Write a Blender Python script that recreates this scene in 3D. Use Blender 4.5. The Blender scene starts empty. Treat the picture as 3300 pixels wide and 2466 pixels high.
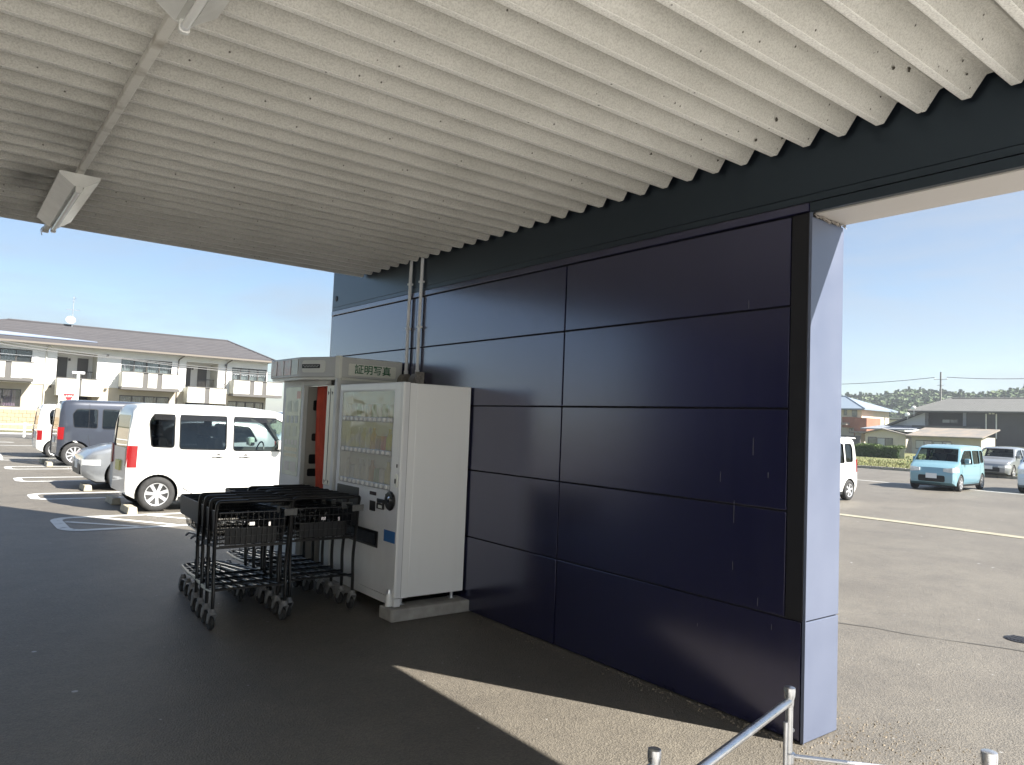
import bpy, bmesh, math, random
from mathutils import Vector, Matrix
SC = bpy.context.scene
COL = SC.collection
rnd = random.Random(7)
R = math.radians
PI = math.pi

# ---------------------------------------------------------------- camera, sky, sun, exposure
def set_camera():
    yaw, pitch, roll = R(37.5999), R(3.2055), R(2.2868)
    fwd = Vector((math.sin(yaw)*math.cos(pitch), math.cos(yaw)*math.cos(pitch), math.sin(pitch)))
    r = Vector((math.cos(yaw), -math.sin(yaw), 0)); u = r.cross(fwd)
    r2 = r*math.cos(roll)+u*math.sin(roll); u2 = -r*math.sin(roll)+u*math.cos(roll)
    cd = bpy.data.cameras.new('camera'); co = bpy.data.objects.new('camera', cd); COL.objects.link(co)
    m = Matrix((r2, u2, -fwd)).transposed().to_4x4(); m.translation = (0, 0, 1.6246)
    co.matrix_world = m
    cd.sensor_width = 36; cd.lens = 36*2374.39/3300; cd.clip_start = .05; cd.clip_end = 6000
    SC.camera = co
set_camera()
SUN_AZ, SUN_EL = 151.2, 41.3
def set_world():
    w = bpy.data.worlds.new('World'); SC.world = w; w.use_nodes = True
    nt = w.node_tree; N = nt.nodes; L = nt.links
    bg = N['Background']
    sky = N.new('ShaderNodeTexSky'); sky.sky_type = 'NISHITA'; sky.sun_disc = False
    sky.sun_elevation = R(SUN_EL); sky.sun_rotation = R(SUN_AZ)
    sky.air_density = 1.0; sky.dust_density = .25; sky.ozone_density = 3.0; sky.altitude = 20
    tc = N.new('ShaderNodeTexCoord')
    mp = N.new('ShaderNodeMapping'); mp.inputs['Scale'].default_value = (1.6, 1.6, 7.0)
    L.new(tc.outputs['Generated'], mp.inputs['Vector'])
    nz = N.new('ShaderNodeTexNoise'); nz.inputs['Scale'].default_value = 2.2; nz.inputs['Detail'].default_value = 7
    nz.inputs['Roughness'].default_value = .58
    if 'Distortion' in nz.inputs: nz.inputs['Distortion'].default_value = .5
    L.new(mp.outputs[0], nz.inputs['Vector'])
    cr = N.new('ShaderNodeValToRGB'); cr.color_ramp.elements[0].position = .37; cr.color_ramp.elements[1].position = .74
    cr.color_ramp.elements[1].color = (.72, .72, .72, 1)
    L.new(nz.outputs['Fac'], cr.inputs['Fac'])
    mx = N.new('ShaderNodeMix'); mx.data_type = 'RGBA'
    L.new(cr.outputs['Color'], mx.inputs[0]); L.new(sky.outputs[0], mx.inputs[6])
    mx.inputs[7].default_value = (3.3, 3.7, 4.2, 1)
    L.new(mx.outputs[2], bg.inputs['Color'])
    bg.inputs['Strength'].default_value = SKY
SKY, SUNP, EXPO = .05, 5.0, 1.75
set_world()
def set_sun():
    ld = bpy.data.lights.new('sun', 'SUN'); ld.energy = SUNP; ld.angle = R(.53); ld.color = (1, .945, .86)
    lo = bpy.data.objects.new('sun', ld); COL.objects.link(lo); lo.location = (0, 0, 60)
    d = Vector((math.sin(R(SUN_AZ))*math.cos(R(SUN_EL)), math.cos(R(SUN_AZ))*math.cos(R(SUN_EL)), math.sin(R(SUN_EL))))
    lo.rotation_euler = (d).to_track_quat('Z', 'Y').to_euler()
set_sun()
vs = SC.view_settings
vs.view_transform = 'Standard'; vs.look = 'None'; vs.exposure = EXPO; vs.gamma = 1; vs.use_curve_mapping = False
SC.render.engine = 'CYCLES'
SC.cycles.max_bounces = 12; SC.cycles.diffuse_bounces = 8; SC.cycles.transparent_max_bounces = 16
SC.cycles.use_denoising = True

# ---------------------------------------------------------------- helpers
class MB:
    def __init__(s): s.v = []; s.f = []; s.m = []
    def add(s, vs, fs, mi=0):
        o = len(s.v); s.v += [tuple(p) for p in vs]; s.f += [tuple(i+o for i in f) for f in fs]; s.m += [mi]*len(fs); return s
    def box(s, x0, x1, y0, y1, z0, z1, mi=0):
        v = [(x0,y0,z0),(x1,y0,z0),(x1,y1,z0),(x0,y1,z0),(x0,y0,z1),(x1,y0,z1),(x1,y1,z1),(x0,y1,z1)]
        return s.add(v, [(3,2,1,0),(4,5,6,7),(0,1,5,4),(1,2,6,5),(2,3,7,6),(3,0,4,7)], mi)
    def prism(s, poly, a0, a1, axis='z', mi=0):
        n = len(poly)
        def P(p, a):
            return {'z': (p[0], p[1], a), 'y': (p[0], a, p[1]), 'x': (a, p[0], p[1])}[axis]
        v = [P(p, a0) for p in poly]+[P(p, a1) for p in poly]
        f = [tuple(range(n))[::-1], tuple(range(n, 2*n))]+[(i, (i+1) % n, n+(i+1) % n, n+i) for i in range(n)]
        return s.add(v, f, mi)
    def tube(s, pts, r, n=8, mi=0, closed=False, cap=True):
        pts = [Vector(p) for p in pts]; m = len(pts)
        if m < 2: return s
        T = []
        for i in range(m):
            a = pts[(i-1) % m] if (closed or i > 0) else pts[0]
            b = pts[(i+1) % m] if (closed or i < m-1) else pts[-1]
            t = (b-a); T.append(t.normalized() if t.length > 1e-9 else Vector((0,0,1)))
        up = Vector((0,0,1)) if abs(T[0].z) < .9 else Vector((1,0,0))
        u = T[0].cross(up).normalized(); o = len(s.v); rr = r if isinstance(r, (list, tuple)) else [r]*m
        for i in range(m):
            u = (u-T[i]*u.dot(T[i])).normalized(); w = T[i].cross(u)
            for k in range(n):
                a = 2*PI*k/n+PI/n
                s.v.append(tuple(pts[i]+(u*math.cos(a)+w*math.sin(a))*rr[i]))
        for i in range(m if closed else m-1):
            j = (i+1) % m
            for k in range(n):
                s.f.append((o+i*n+k, o+i*n+(k+1) % n, o+j*n+(k+1) % n, o+j*n+k)); s.m.append(mi)
        if cap and not closed:
            s.f.append(tuple(o+k for k in range(n))[::-1]); s.m.append(mi)
            s.f.append(tuple(o+(m-1)*n+k for k in range(n))); s.m.append(mi)
        return s
    def lathe(s, prof, n=16, M=None, mi=0):
        # prof: list of (radius, h) about z; M matrix places it
        M = M or Matrix(); o = len(s.v)
        for (r, h) in prof:
            for k in range(n):
                a = 2*PI*k/n; s.v.append(tuple(M @ Vector((r*math.cos(a), r*math.sin(a), h))))
        for i in range(len(prof)-1):
            for k in range(n):
                s.f.append((o+i*n+k, o+i*n+(k+1) % n, o+(i+1)*n+(k+1) % n, o+(i+1)*n+k)); s.m.append(mi)
        if prof[0][0] > 1e-6: s.f.append(tuple(o+k for k in range(n))[::-1]); s.m.append(mi)
        if prof[-1][0] > 1e-6: s.f.append(tuple(o+(len(prof)-1)*n+k for k in range(n))); s.m.append(mi)
        return s
    def mesh(s, name):
        me = bpy.data.meshes.new(name); me.from_pydata(s.v, [], s.f); me.update(); return me
    def build(s, name, mat, parent=None, smooth=False, bevel=0, angle=35, seg=2, loc=None):
        me = s.mesh(name)
        for m in (mat if isinstance(mat, (list, tuple)) else [mat]): me.materials.append(m)
        if any(s.m): me.polygons.foreach_set('material_index', s.m)
        if smooth:
            me.polygons.foreach_set('use_smooth', [True]*len(me.polygons))
            try: me.set_sharp_from_angle(angle=R(angle))
            except Exception: pass
        o = bpy.data.objects.new(name, me); COL.objects.link(o)
        if parent: o.parent = parent
        if loc: o.location = loc
        if bevel:
            b = o.modifiers.new('bevel', 'BEVEL'); b.width = bevel; b.segments = seg; b.limit_method = 'ANGLE'; b.angle_limit = R(40)
            b.harden_normals = False
        return o
def fillet(pts, r, n=5):
    pts = [Vector(p) for p in pts]; out = [pts[0]]
    for i in range(1, len(pts)-1):
        a, b, c = pts[i-1], pts[i], pts[i+1]
        d1, d2 = (a-b), (c-b); q = min(r, d1.length*.49, d2.length*.49)
        p1, p2 = b+d1.normalized()*q, b+d2.normalized()*q
        for k in range(n+1):
            t = k/n; out.append(p1*(1-t)**2+b*2*t*(1-t)+p2*t*t)
    out.append(pts[-1]); return out
def rpoly(poly, r, n=4):
    P = [Vector((p[0], p[1], 0)) for p in poly]; out = []
    for i in range(len(P)):
        a, b, c = P[i-1], P[i], P[(i+1) % len(P)]
        d1, d2 = a-b, c-b; q = min(r, d1.length*.45, d2.length*.45)
        p1, p2 = b+d1.normalized()*q, b+d2.normalized()*q
        for k in range(n+1):
            t = k/n; w = p1*(1-t)**2+b*2*t*(1-t)+p2*t*t; out.append((w.x, w.y))
    return out
def rrect(a0, a1, b0, b1, r, n=4): return rpoly([(a0,b0),(a1,b0),(a1,b1),(a0,b1)], r, n)
def tag(o, label, cat, group=None, kind=None):
    o['label'] = label; o['category'] = cat
    if group: o['group'] = group
    if kind: o['kind'] = kind
    return o
def thing(name, label, cat, loc=(0,0,0), rz=0, group=None, kind=None):
    o = bpy.data.objects.new(name, None); COL.objects.link(o); o.location = loc; o.rotation_euler = (0,0,rz)
    o.empty_display_size = .2
    return tag(o, label, cat, group, kind)
def struct(o): o['kind'] = 'structure'; return o
def copy_tree(o, parent=None):
    c = o.copy(); COL.objects.link(c)
    if parent: c.parent = parent
    for ch in list(o.children): copy_tree(ch, c)
    return c
def text_obj(name, body, size, mat, parent, loc, rot, depth=.002, sx=1, bold=0):
    cu = bpy.data.curves.new(name, 'FONT'); cu.body = body; cu.size = size; cu.extrude = depth; cu.align_x = 'CENTER'; cu.align_y = 'CENTER'
    cu.offset = bold; cu.resolution_u = 3
    t = bpy.data.objects.new('tmp_text', cu); COL.objects.link(t)
    bpy.context.view_layer.update()
    dg = bpy.context.evaluated_depsgraph_get()
    me = bpy.data.meshes.new_from_object(t.evaluated_get(dg)); bpy.data.objects.remove(t)
    me.materials.clear(); me.materials.append(mat)
    o = bpy.data.objects.new(name, me); COL.objects.link(o); o.parent = parent; o.location = loc; o.rotation_euler = rot; o.scale = (sx, 1, 1)
    return o

# ---------------------------------------------------------------- materials
def mat(name, col, rough=.6, metal=0, spec=.5, coat=0, coat_rough=.05, var=0, vscale=6, bump=0, bscale=40, bdist=.01, detail=4, rvar=0, col2=None, ramp=(.35,.7), emit=None):
    m = bpy.data.materials.new(name); m.use_nodes = True
    nt = m.node_tree; N = nt.nodes; L = nt.links; b = N['Principled BSDF']
    b.inputs['Base Color'].default_value = (*col, 1); b.inputs['Roughness'].default_value = rough
    b.inputs['Metallic'].default_value = metal; b.inputs['Specular IOR Level'].default_value = spec
    b.inputs['Coat Weight'].default_value = coat; b.inputs['Coat Roughness'].default_value = coat_rough
    if var or bump or rvar or col2:
        tc = N.new('ShaderNodeTexCoord')
    if var or col2 or rvar:
        nz = N.new('ShaderNodeTexNoise'); nz.inputs['Scale'].default_value = vscale; nz.inputs['Detail'].default_value = detail
        L.new(tc.outputs['Object'], nz.inputs['Vector'])
        rp = N.new('ShaderNodeValToRGB'); rp.color_ramp.elements[0].position = ramp[0]; rp.color_ramp.elements[1].position = ramp[1]
        c2 = col2 or tuple(min(1, c*(1+var)) for c in col); c1 = col if col2 else tuple(c*(1-var) for c in col)
        rp.color_ramp.elements[0].color = (*c1, 1); rp.color_ramp.elements[1].color = (*c2, 1)
        L.new(nz.outputs['Fac'], rp.inputs['Fac'])
        if var or col2: L.new(rp.outputs['Color'], b.inputs['Base Color'])
        if rvar:
            mr = N.new('ShaderNodeMapRange'); mr.inputs['From Min'].default_value = .3; mr.inputs['From Max'].default_value = .7
            mr.inputs['To Min'].default_value = max(0, rough-rvar); mr.inputs['To Max'].default_value = min(1, rough+rvar)
            L.new(nz.outputs['Fac'], mr.inputs['Value']); L.new(mr.outputs[0], b.inputs['Roughness'])
    if bump:
        n2 = N.new('ShaderNodeTexNoise'); n2.inputs['Scale'].default_value = bscale; n2.inputs['Detail'].default_value = 5
        L.new(tc.outputs['Object'], n2.inputs['Vector'])
        bp = N.new('ShaderNodeBump'); bp.inputs['Strength'].default_value = bump; bp.inputs['Distance'].default_value = bdist
        L.new(n2.outputs['Fac'], bp.inputs['Height']); L.new(bp.outputs[0], b.inputs['Normal'])
    if emit:
        b.inputs['Emission Color'].default_value = (*emit[0], 1); b.inputs['Emission Strength'].default_value = emit[1]
    return m
def glassmat(name, tint=(.8,.85,.83), refl=1.0, rough=.02, opac=0.0, opcol=(.1,.1,.1), wave=0, wscale=8):
    m = bpy.data.materials.new(name); m.use_nodes = True
    nt = m.node_tree; N = nt.nodes; L = nt.links; N.remove(N['Principled BSDF']); out = N['Material Output']
    tr = N.new('ShaderNodeBsdfTransparent'); tr.inputs[0].default_value = (*tint, 1)
    df = N.new('ShaderNodeBsdfDiffuse'); df.inputs[0].default_value = (*opcol, 1)
    m0 = N.new('ShaderNodeMixShader'); m0.inputs[0].default_value = opac
    L.new(tr.outputs[0], m0.inputs[1]); L.new(df.outputs[0], m0.inputs[2])
    gl = N.new('ShaderNodeBsdfGlossy'); gl.inputs['Roughness'].default_value = rough
    ge = N.new('ShaderNodeNewGeometry'); dt = N.new('ShaderNodeVectorMath'); dt.operation = 'DOT_PRODUCT'
    L.new(ge.outputs['Incoming'], dt.inputs[0]); L.new(ge.outputs['Normal'], dt.inputs[1])
    ab = N.new('ShaderNodeMath'); ab.operation = 'ABSOLUTE'; L.new(dt.outputs['Value'], ab.inputs[0])
    su = N.new('ShaderNodeMath'); su.operation = 'SUBTRACT'; su.inputs[0].default_value = 1; L.new(ab.outputs[0], su.inputs[1])
    po = N.new('ShaderNodeMath'); po.operation = 'POWER'; po.inputs[1].default_value = 5; L.new(su.outputs[0], po.inputs[0])
    ma = N.new('ShaderNodeMath'); ma.operation = 'MULTIPLY_ADD'; ma.inputs[1].default_value = .95; ma.inputs[2].default_value = .045; L.new(po.outputs[0], ma.inputs[0])
    ml = N.new('ShaderNodeMath'); ml.operation = 'MULTIPLY'; ml.inputs[1].default_value = refl; ml.use_clamp = True
    L.new(ma.outputs[0], ml.inputs[0])
    mx = N.new('ShaderNodeMixShader'); L.new(ml.outputs[0], mx.inputs[0]); L.new(m0.outputs[0], mx.inputs[1]); L.new(gl.outputs[0], mx.inputs[2])
    L.new(mx.outputs[0], out.inputs['Surface'])
    if wave:
        tc = N.new('ShaderNodeTexCoord'); nz = N.new('ShaderNodeTexNoise'); nz.inputs['Scale'].default_value = wscale; nz.inputs['Detail'].default_value = 2
        if 'Distortion' in nz.inputs: nz.inputs['Distortion'].default_value = 1.5
        L.new(tc.outputs['Object'], nz.inputs['Vector'])
        bp = N.new('ShaderNodeBump'); bp.inputs['Strength'].default_value = wave; bp.inputs['Distance'].default_value = .05
        L.new(nz.outputs['Fac'], bp.inputs['Height']); L.new(bp.outputs[0], gl.inputs['Normal'])
    return m
def wavemat(name, c1, c2, scale, axis='Z', rough=.6, bump=.6, dist=.03):
    m = bpy.data.materials.new(name); m.use_nodes = True
    nt = m.node_tree; N = nt.nodes; L = nt.links; b = N['Principled BSDF']; b.inputs['Roughness'].default_value = rough
    tc = N.new('ShaderNodeTexCoord'); wv = N.new('ShaderNodeTexWave'); wv.wave_type = 'BANDS'; wv.bands_direction = axis; wv.wave_profile = 'SAW'
    wv.inputs['Scale'].default_value = scale; wv.inputs['Distortion'].default_value = .15; wv.inputs['Detail'].default_value = 2; wv.inputs['Detail Scale'].default_value = 3
    L.new(tc.outputs['Object'], wv.inputs['Vector'])
    nz = N.new('ShaderNodeTexNoise'); nz.inputs['Scale'].default_value = 1.3; nz.inputs['Detail'].default_value = 6; L.new(tc.outputs['Object'], nz.inputs['Vector'])
    mx = N.new('ShaderNodeMix'); mx.data_type = 'RGBA'; mx.inputs[6].default_value = (*c1,1); mx.inputs[7].default_value = (*c2,1)
    L.new(nz.outputs['Fac'], mx.inputs[0]); L.new(mx.outputs[2], b.inputs['Base Color'])
    bp = N.new('ShaderNodeBump'); bp.inputs['Strength'].default_value = bump; bp.inputs['Distance'].default_value = dist
    L.new(wv.outputs['Fac'], bp.inputs['Height']); L.new(bp.outputs[0], b.inputs['Normal'])
    return m

def dust(m, amt, col):
    nt = m.node_tree; N = nt.nodes; L = nt.links; b = N['Principled BSDF']; tc = N.new('ShaderNodeTexCoord'); mp = N.new('ShaderNodeMapping'); mp.inputs['Scale'].default_value = (9,9,.9)
    L.new(tc.outputs['Object'], mp.inputs['Vector']); nz = N.new('ShaderNodeTexNoise'); nz.inputs['Scale'].default_value = 1.6; nz.inputs['Detail'].default_value = 7; L.new(mp.outputs[0], nz.inputs['Vector'])
    rp = N.new('ShaderNodeValToRGB'); rp.color_ramp.elements[0].position = .45; rp.color_ramp.elements[1].position = .8; base = b.inputs['Base Color'].default_value
    rp.color_ramp.elements[0].color = tuple(base); rp.color_ramp.elements[1].color = (*[base[i]*(1-amt)+col[i]*amt for i in range(3)],1)
    L.new(nz.outputs['Fac'], rp.inputs['Fac']); L.new(rp.outputs[0], b.inputs['Base Color'])
    if amt > .2: return
    rr = N.new('ShaderNodeMapRange'); rr.inputs['From Min'].default_value = .4; rr.inputs['From Max'].default_value = .75; rr.inputs['To Min'].default_value = .21; rr.inputs['To Max'].default_value = .25; L.new(nz.outputs['Fac'], rr.inputs['Value']); L.new(rr.outputs[0], b.inputs['Roughness'])
def asphalt_mat():
    m = bpy.data.materials.new('asphalt'); m.use_nodes = True
    nt = m.node_tree; N = nt.nodes; L = nt.links; b = N['Principled BSDF']
    b.inputs['Roughness'].default_value = .56; b.inputs['Specular IOR Level'].default_value = .6
    tc = N.new('ShaderNodeTexCoord')
    def noise(sc, det=5, ro=.6):
        n = N.new('ShaderNodeTexNoise'); n.inputs['Scale'].default_value = sc; n.inputs['Detail'].default_value = det; n.inputs['Roughness'].default_value = ro
        L.new(tc.outputs['Object'], n.inputs['Vector']); return n
    def ramp(n, p0, c0, p1, c1):
        r = N.new('ShaderNodeValToRGB'); r.color_ramp.elements[0].position = p0; r.color_ramp.elements[1].position = p1
        r.color_ramp.elements[0].color = (*c0,1); r.color_ramp.elements[1].color = (*c1,1); L.new(n, r.inputs['Fac']); return r
    def mix(mode, f, a, bb):
        x = N.new('ShaderNodeMix'); x.data_type = 'RGBA'; x.blend_type = mode
        if isinstance(f, float): x.inputs[0].default_value = f
        else: L.new(f, x.inputs[0])
        L.new(a, x.inputs[6])
        if isinstance(bb, tuple): x.inputs[7].default_value = (*bb,1)
        else: L.new(bb, x.inputs[7])
        return x.outputs[2]
    big = noise(.35, 6); base = ramp(big.outputs['Fac'], .3, (.118,.106,.089), .72, (.158,.144,.120))
    mid = noise(3.5, 6, .7); c = mix('MULTIPLY', .55, base.outputs[0], ramp(mid.outputs['Fac'], .3, (.72,.72,.72), .7, (1.12,1.12,1.1)).outputs[0])
    fine = N.new('ShaderNodeTexVoronoi'); fine.inputs['Scale'].default_value = 95; L.new(tc.outputs['Object'], fine.inputs['Vector'])
    sep = N.new('ShaderNodeSeparateColor'); L.new(fine.outputs['Color'], sep.inputs[0])
    c = mix('MULTIPLY', .8, c, ramp(sep.outputs[0], .05, (.78,.78,.78), .95, (1.24,1.22,1.19)).outputs[0])
    st_ = noise(1.1, 7, .65); c = mix('MULTIPLY', .8, c, ramp(st_.outputs['Fac'], .30, (.80,.80,.81), .52, (1,1,1)).outputs[0])
    # pale stuck flecks (gum, paint chips)
    fl = N.new('ShaderNodeTexVoronoi'); fl.inputs['Scale'].default_value = 1.9; L.new(tc.outputs['Object'], fl.inputs['Vector'])
    fm = ramp(fl.outputs['Distance'], .028, (1,1,1), .036, (0,0,0))
    c = mix('MIX', fm.outputs[0], c, (.42,.42,.42))
    fl2 = N.new('ShaderNodeTexVoronoi'); fl2.inputs['Scale'].default_value = 7.5; L.new(tc.outputs['Object'], fl2.inputs['Vector'])
    fm2 = ramp(fl2.outputs['Distance'], .045, (1,1,1), .07, (0,0,0))
    s2 = N.new('ShaderNodeSeparateColor'); L.new(fl2.outputs['Color'], s2.inputs[0])
    gt = N.new('ShaderNodeMath'); gt.operation = 'GREATER_THAN'; gt.inputs[1].default_value = .6; L.new(s2.outputs[0], gt.inputs[0])
    mu = N.new('ShaderNodeMath'); mu.operation = 'MULTIPLY'; L.new(gt.outputs[0], mu.inputs[0]); L.new(fm2.outputs[0], mu.inputs[1])
    c = mix('MIX', mu.outputs[0], c, (.30,.295,.28))
    L.new(c, b.inputs['Base Color'])
    h1 = noise(140, 3, .7); ad = N.new('ShaderNodeMath'); ad.operation = 'ADD'; L.new(h1.outputs['Fac'], ad.inputs[0]); L.new(fine.outputs['Distance'], ad.inputs[1])
    h2 = noise(9, 4, .6); a2 = N.new('ShaderNodeMath'); a2.operation = 'MULTIPLY_ADD'; a2.inputs[1].default_value = 1.6
    L.new(h2.outputs['Fac'], a2.inputs[0]); L.new(ad.outputs[0], a2.inputs[2])
    bp = N.new('ShaderNodeBump'); bp.inputs['Strength'].default_value = .7; bp.inputs['Distance'].default_value = .006
    L.new(a2.outputs[0], bp.inputs['Height']); L.new(bp.outputs[0], b.inputs['Normal'])
    return m
def ceiling_mat(nm, c0, c1):
    m = bpy.data.materials.new(nm); m.use_nodes = True
    nt = m.node_tree; N = nt.nodes; L = nt.links; b = N['Principled BSDF']; b.inputs['Roughness'].default_value = .95; b.inputs['Specular IOR Level'].default_value = .1
    tc = N.new('ShaderNodeTexCoord')
    def noise(sc, det=5, ro=.6, v=None):
        n = N.new('ShaderNodeTexNoise'); n.inputs['Scale'].default_value = sc; n.inputs['Detail'].default_value = det; n.inputs['Roughness'].default_value = ro
        L.new(v or tc.outputs['Object'], n.inputs['Vector']); return n
    def ramp(n, p0, c0, p1, c1):
        r = N.new('ShaderNodeValToRGB'); r.color_ramp.elements[0].position = p0; r.color_ramp.elements[1].position = p1
        r.color_ramp.elements[0].color = (*c0,1); r.color_ramp.elements[1].color = (*c1,1); L.new(n, r.inputs['Fac']); return r.outputs[0]
    def mix(mode, f, a, bb):
        x = N.new('ShaderNodeMix'); x.data_type = 'RGBA'; x.blend_type = mode
        if isinstance(f, float): x.inputs[0].default_value = f
        else: L.new(f, x.inputs[0])
        L.new(a, x.inputs[6])
        if isinstance(bb, tuple): x.inputs[7].default_value = (*bb,1)
        else: L.new(bb, x.inputs[7])
        return x.outputs[2]
    c = ramp(noise(1.1, 5).outputs['Fac'], .3, c0, .7, c1)
    grain = noise(120, 3, .7)
    c = mix('MULTIPLY', .75, c, ramp(grain.outputs['Fac'], .33, (.72,.71,.70), .58, (1.10,1.10,1.09)))
    # dark flakes missing from the spray coat
    sp = N.new('ShaderNodeTexVoronoi'); sp.inputs['Scale'].default_value = 30; L.new(tc.outputs['Object'], sp.inputs['Vector'])
    s3 = N.new('ShaderNodeSeparateColor'); L.new(sp.outputs['Color'], s3.inputs[0])
    gt = N.new('ShaderNodeMath'); gt.operation = 'GREATER_THAN'; gt.inputs[1].default_value = .92; L.new(s3.outputs[1], gt.inputs[0])
    mu = N.new('ShaderNodeMath'); mu.operation = 'MULTIPLY'; L.new(gt.outputs[0], mu.inputs[0])
    fm = ramp(sp.outputs['Distance'], .10, (1,1,1), .2, (0,0,0)); L.new(fm, mu.inputs[1])
    c = mix('MIX', mu.outputs[0], c, (.10,.092,.08))
    # soot smudge round the lamp
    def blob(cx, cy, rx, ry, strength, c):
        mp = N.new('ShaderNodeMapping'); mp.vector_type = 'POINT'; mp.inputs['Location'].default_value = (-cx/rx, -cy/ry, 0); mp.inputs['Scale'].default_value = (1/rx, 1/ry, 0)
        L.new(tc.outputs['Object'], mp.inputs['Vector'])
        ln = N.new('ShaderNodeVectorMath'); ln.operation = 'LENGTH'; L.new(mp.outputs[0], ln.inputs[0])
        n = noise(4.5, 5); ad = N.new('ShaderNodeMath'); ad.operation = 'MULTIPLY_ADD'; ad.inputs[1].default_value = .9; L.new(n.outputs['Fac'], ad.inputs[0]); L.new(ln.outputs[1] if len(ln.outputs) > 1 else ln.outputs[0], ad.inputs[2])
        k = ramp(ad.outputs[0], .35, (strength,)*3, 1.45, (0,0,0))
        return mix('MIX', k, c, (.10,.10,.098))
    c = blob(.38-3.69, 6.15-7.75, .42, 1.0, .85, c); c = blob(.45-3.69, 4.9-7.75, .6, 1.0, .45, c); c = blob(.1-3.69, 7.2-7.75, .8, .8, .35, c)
    L.new(c, b.inputs['Base Color'])
    h = noise(90, 3, .7); bp = N.new('ShaderNodeBump'); bp.inputs['Strength'].default_value = .8; bp.inputs['Distance'].default_value = .005
    L.new(h.outputs['Fac'], bp.inputs['Height']); L.new(bp.outputs[0], b.inputs['Normal'])
    return m
M_ASPH = asphalt_mat(); M_CEIL = ceiling_mat('sprayed_insulation', (.45,.44,.405), (.58,.568,.53)); M_CEIL_LIT = ceiling_mat('sprayed_ridge_lit', (.72,.71,.67), (.82,.81,.77))  # one coating in two tones: ground bounce on the ridge flats is painted in
def gloss(m, ior, tint):
    b = m.node_tree.nodes['Principled BSDF']; b.inputs['IOR'].default_value = ior; b.inputs['Specular Tint'].default_value = (*tint,1); return m
M_NAVY = gloss(mat('navy_panel_paint', (.009,.009,.033), rough=.22, bump=.07, bscale=1.4, bdist=.02), 1.75, (.5,.52,.9)); _b = M_NAVY.node_tree.nodes['Principled BSDF']; _b.inputs['Coat Weight'].default_value = 1; _b.inputs['Coat IOR'].default_value = 1.55; _b.inputs['Coat Roughness'].default_value = .2
dust(M_NAVY, .05, (.09,.085,.085))
M_NAVYBAND = gloss(mat('dark_band_paint', (.008,.010,.014), rough=.36, bump=.04, bscale=2, bdist=.02), 1.75, (.6,.8,1))
M_JOINT = mat('black_sealant', (.012,.012,.014), rough=.7)
M_TRIM = mat('dark_bronze_trim', (.013,.013,.016), rough=.5, spec=.3)
M_BLUEFACE = mat('pale_blue_sheet', (.092,.110,.163), rough=.42, spec=.5, var=.05, vscale=3, col2=(.108,.127,.182), detail=7, rvar=.06)
M_SOFFIT = mat('pale_soffit_sheet', (.46,.435,.41), rough=.5, var=.04, vscale=2)
M_WHITEMETAL = mat('white_enamel', (.74,.74,.72), rough=.35, var=.04, vscale=5, bump=.02, bscale=3)
M_GREYMETAL = mat('grey_painted_steel', (.72,.73,.74), rough=.4, var=.05, vscale=4)
M_CABINET = mat('cabinet_offwhite', (.84,.85,.84), rough=.42, col2=(.86,.87,.86), vscale=2.2, bump=.03, bscale=2.5, bdist=.02)
M_GALV = mat('galvanised_steel', (.62,.63,.65), rough=.32, metal=.9, var=.12, vscale=18, rvar=.08)
M_BLACK = mat('black_coated_steel', (.007,.007,.0075), rough=.3, spec=.45)
M_BLACKPL = mat('black_plastic', (.009,.009,.0095), rough=.42, spec=.4)
M_CAST = mat('grey_caster_plastic', (.20,.20,.20), rough=.55, var=.1)
M_RUBBER = mat('dark_rubber', (.03,.03,.03), rough=.8, var=.2, vscale=20)
M_CHROME = mat('chrome', (.75,.74,.72), rough=.12, metal=1)
dust(M_CABINET, .06, (.50,.48,.44)); M_CABINET.node_tree.nodes['Principled BSDF'].inputs['Roughness'].default_value = .42
M_CONC = mat('concrete_block', (.27,.26,.24), rough=.9, col2=(.37,.36,.34), vscale=9, bump=.5, bscale=60, bdist=.006)
M_PAINT = mat('worn_road_paint', (.56,.57,.55), rough=.75, col2=(.16,.155,.145), vscale=7, ramp=(.56,.78), detail=9, bump=.3, bscale=90, bdist=.003)
M_GUTTER = mat('pale_gutter_concrete', (.24,.225,.17), rough=.9, col2=(.31,.29,.22), vscale=3, bump=.4, bscale=40)
M_CURT = mat('red_curtain', (.50,.085,.05), rough=.85, var=.12, vscale=8)
M_GREEN = mat('green_ink', (.015,.14,.05), rough=.5)
M_SIGNW = mat('sign_white', (.78,.79,.72), rough=.4)
M_DARK = mat('near_black', (.01,.01,.011), rough=.35)
M_BLUE = mat('blue_sticker', (.035,.15,.38), rough=.4)
M_INT = mat('dark_interior', (.035,.034,.033), rough=.8)
M_TUBE = mat('lamp_tube_glass', (.82,.82,.80), rough=.12, spec=.6)
M_LAMPW = mat('lamp_white_steel', (.70,.70,.67), rough=.22, spec=.6, var=.06, vscale=9, bump=.12, bscale=5, bdist=.02)
M_SEAL = mat('brown_sealant', (.33,.30,.27), rough=.9, var=.25, vscale=40)
M_GLASS = glassmat('clear_glass', (.72,.80,.77))
M_GLASSD = glassmat('privacy_glass', (.16,.18,.19), refl=1.3)
M_ACRYL = glassmat('wavy_acrylic', (.84,.86,.84), refl=1.35, rough=.05, opac=.07, opcol=(.80,.81,.78), wave=.16, wscale=2.4)
M_WINDOW = glassmat('house_window_glass', (.72,.76,.78), refl=1.8, opac=.1, opcol=(.1,.11,.12))
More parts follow.
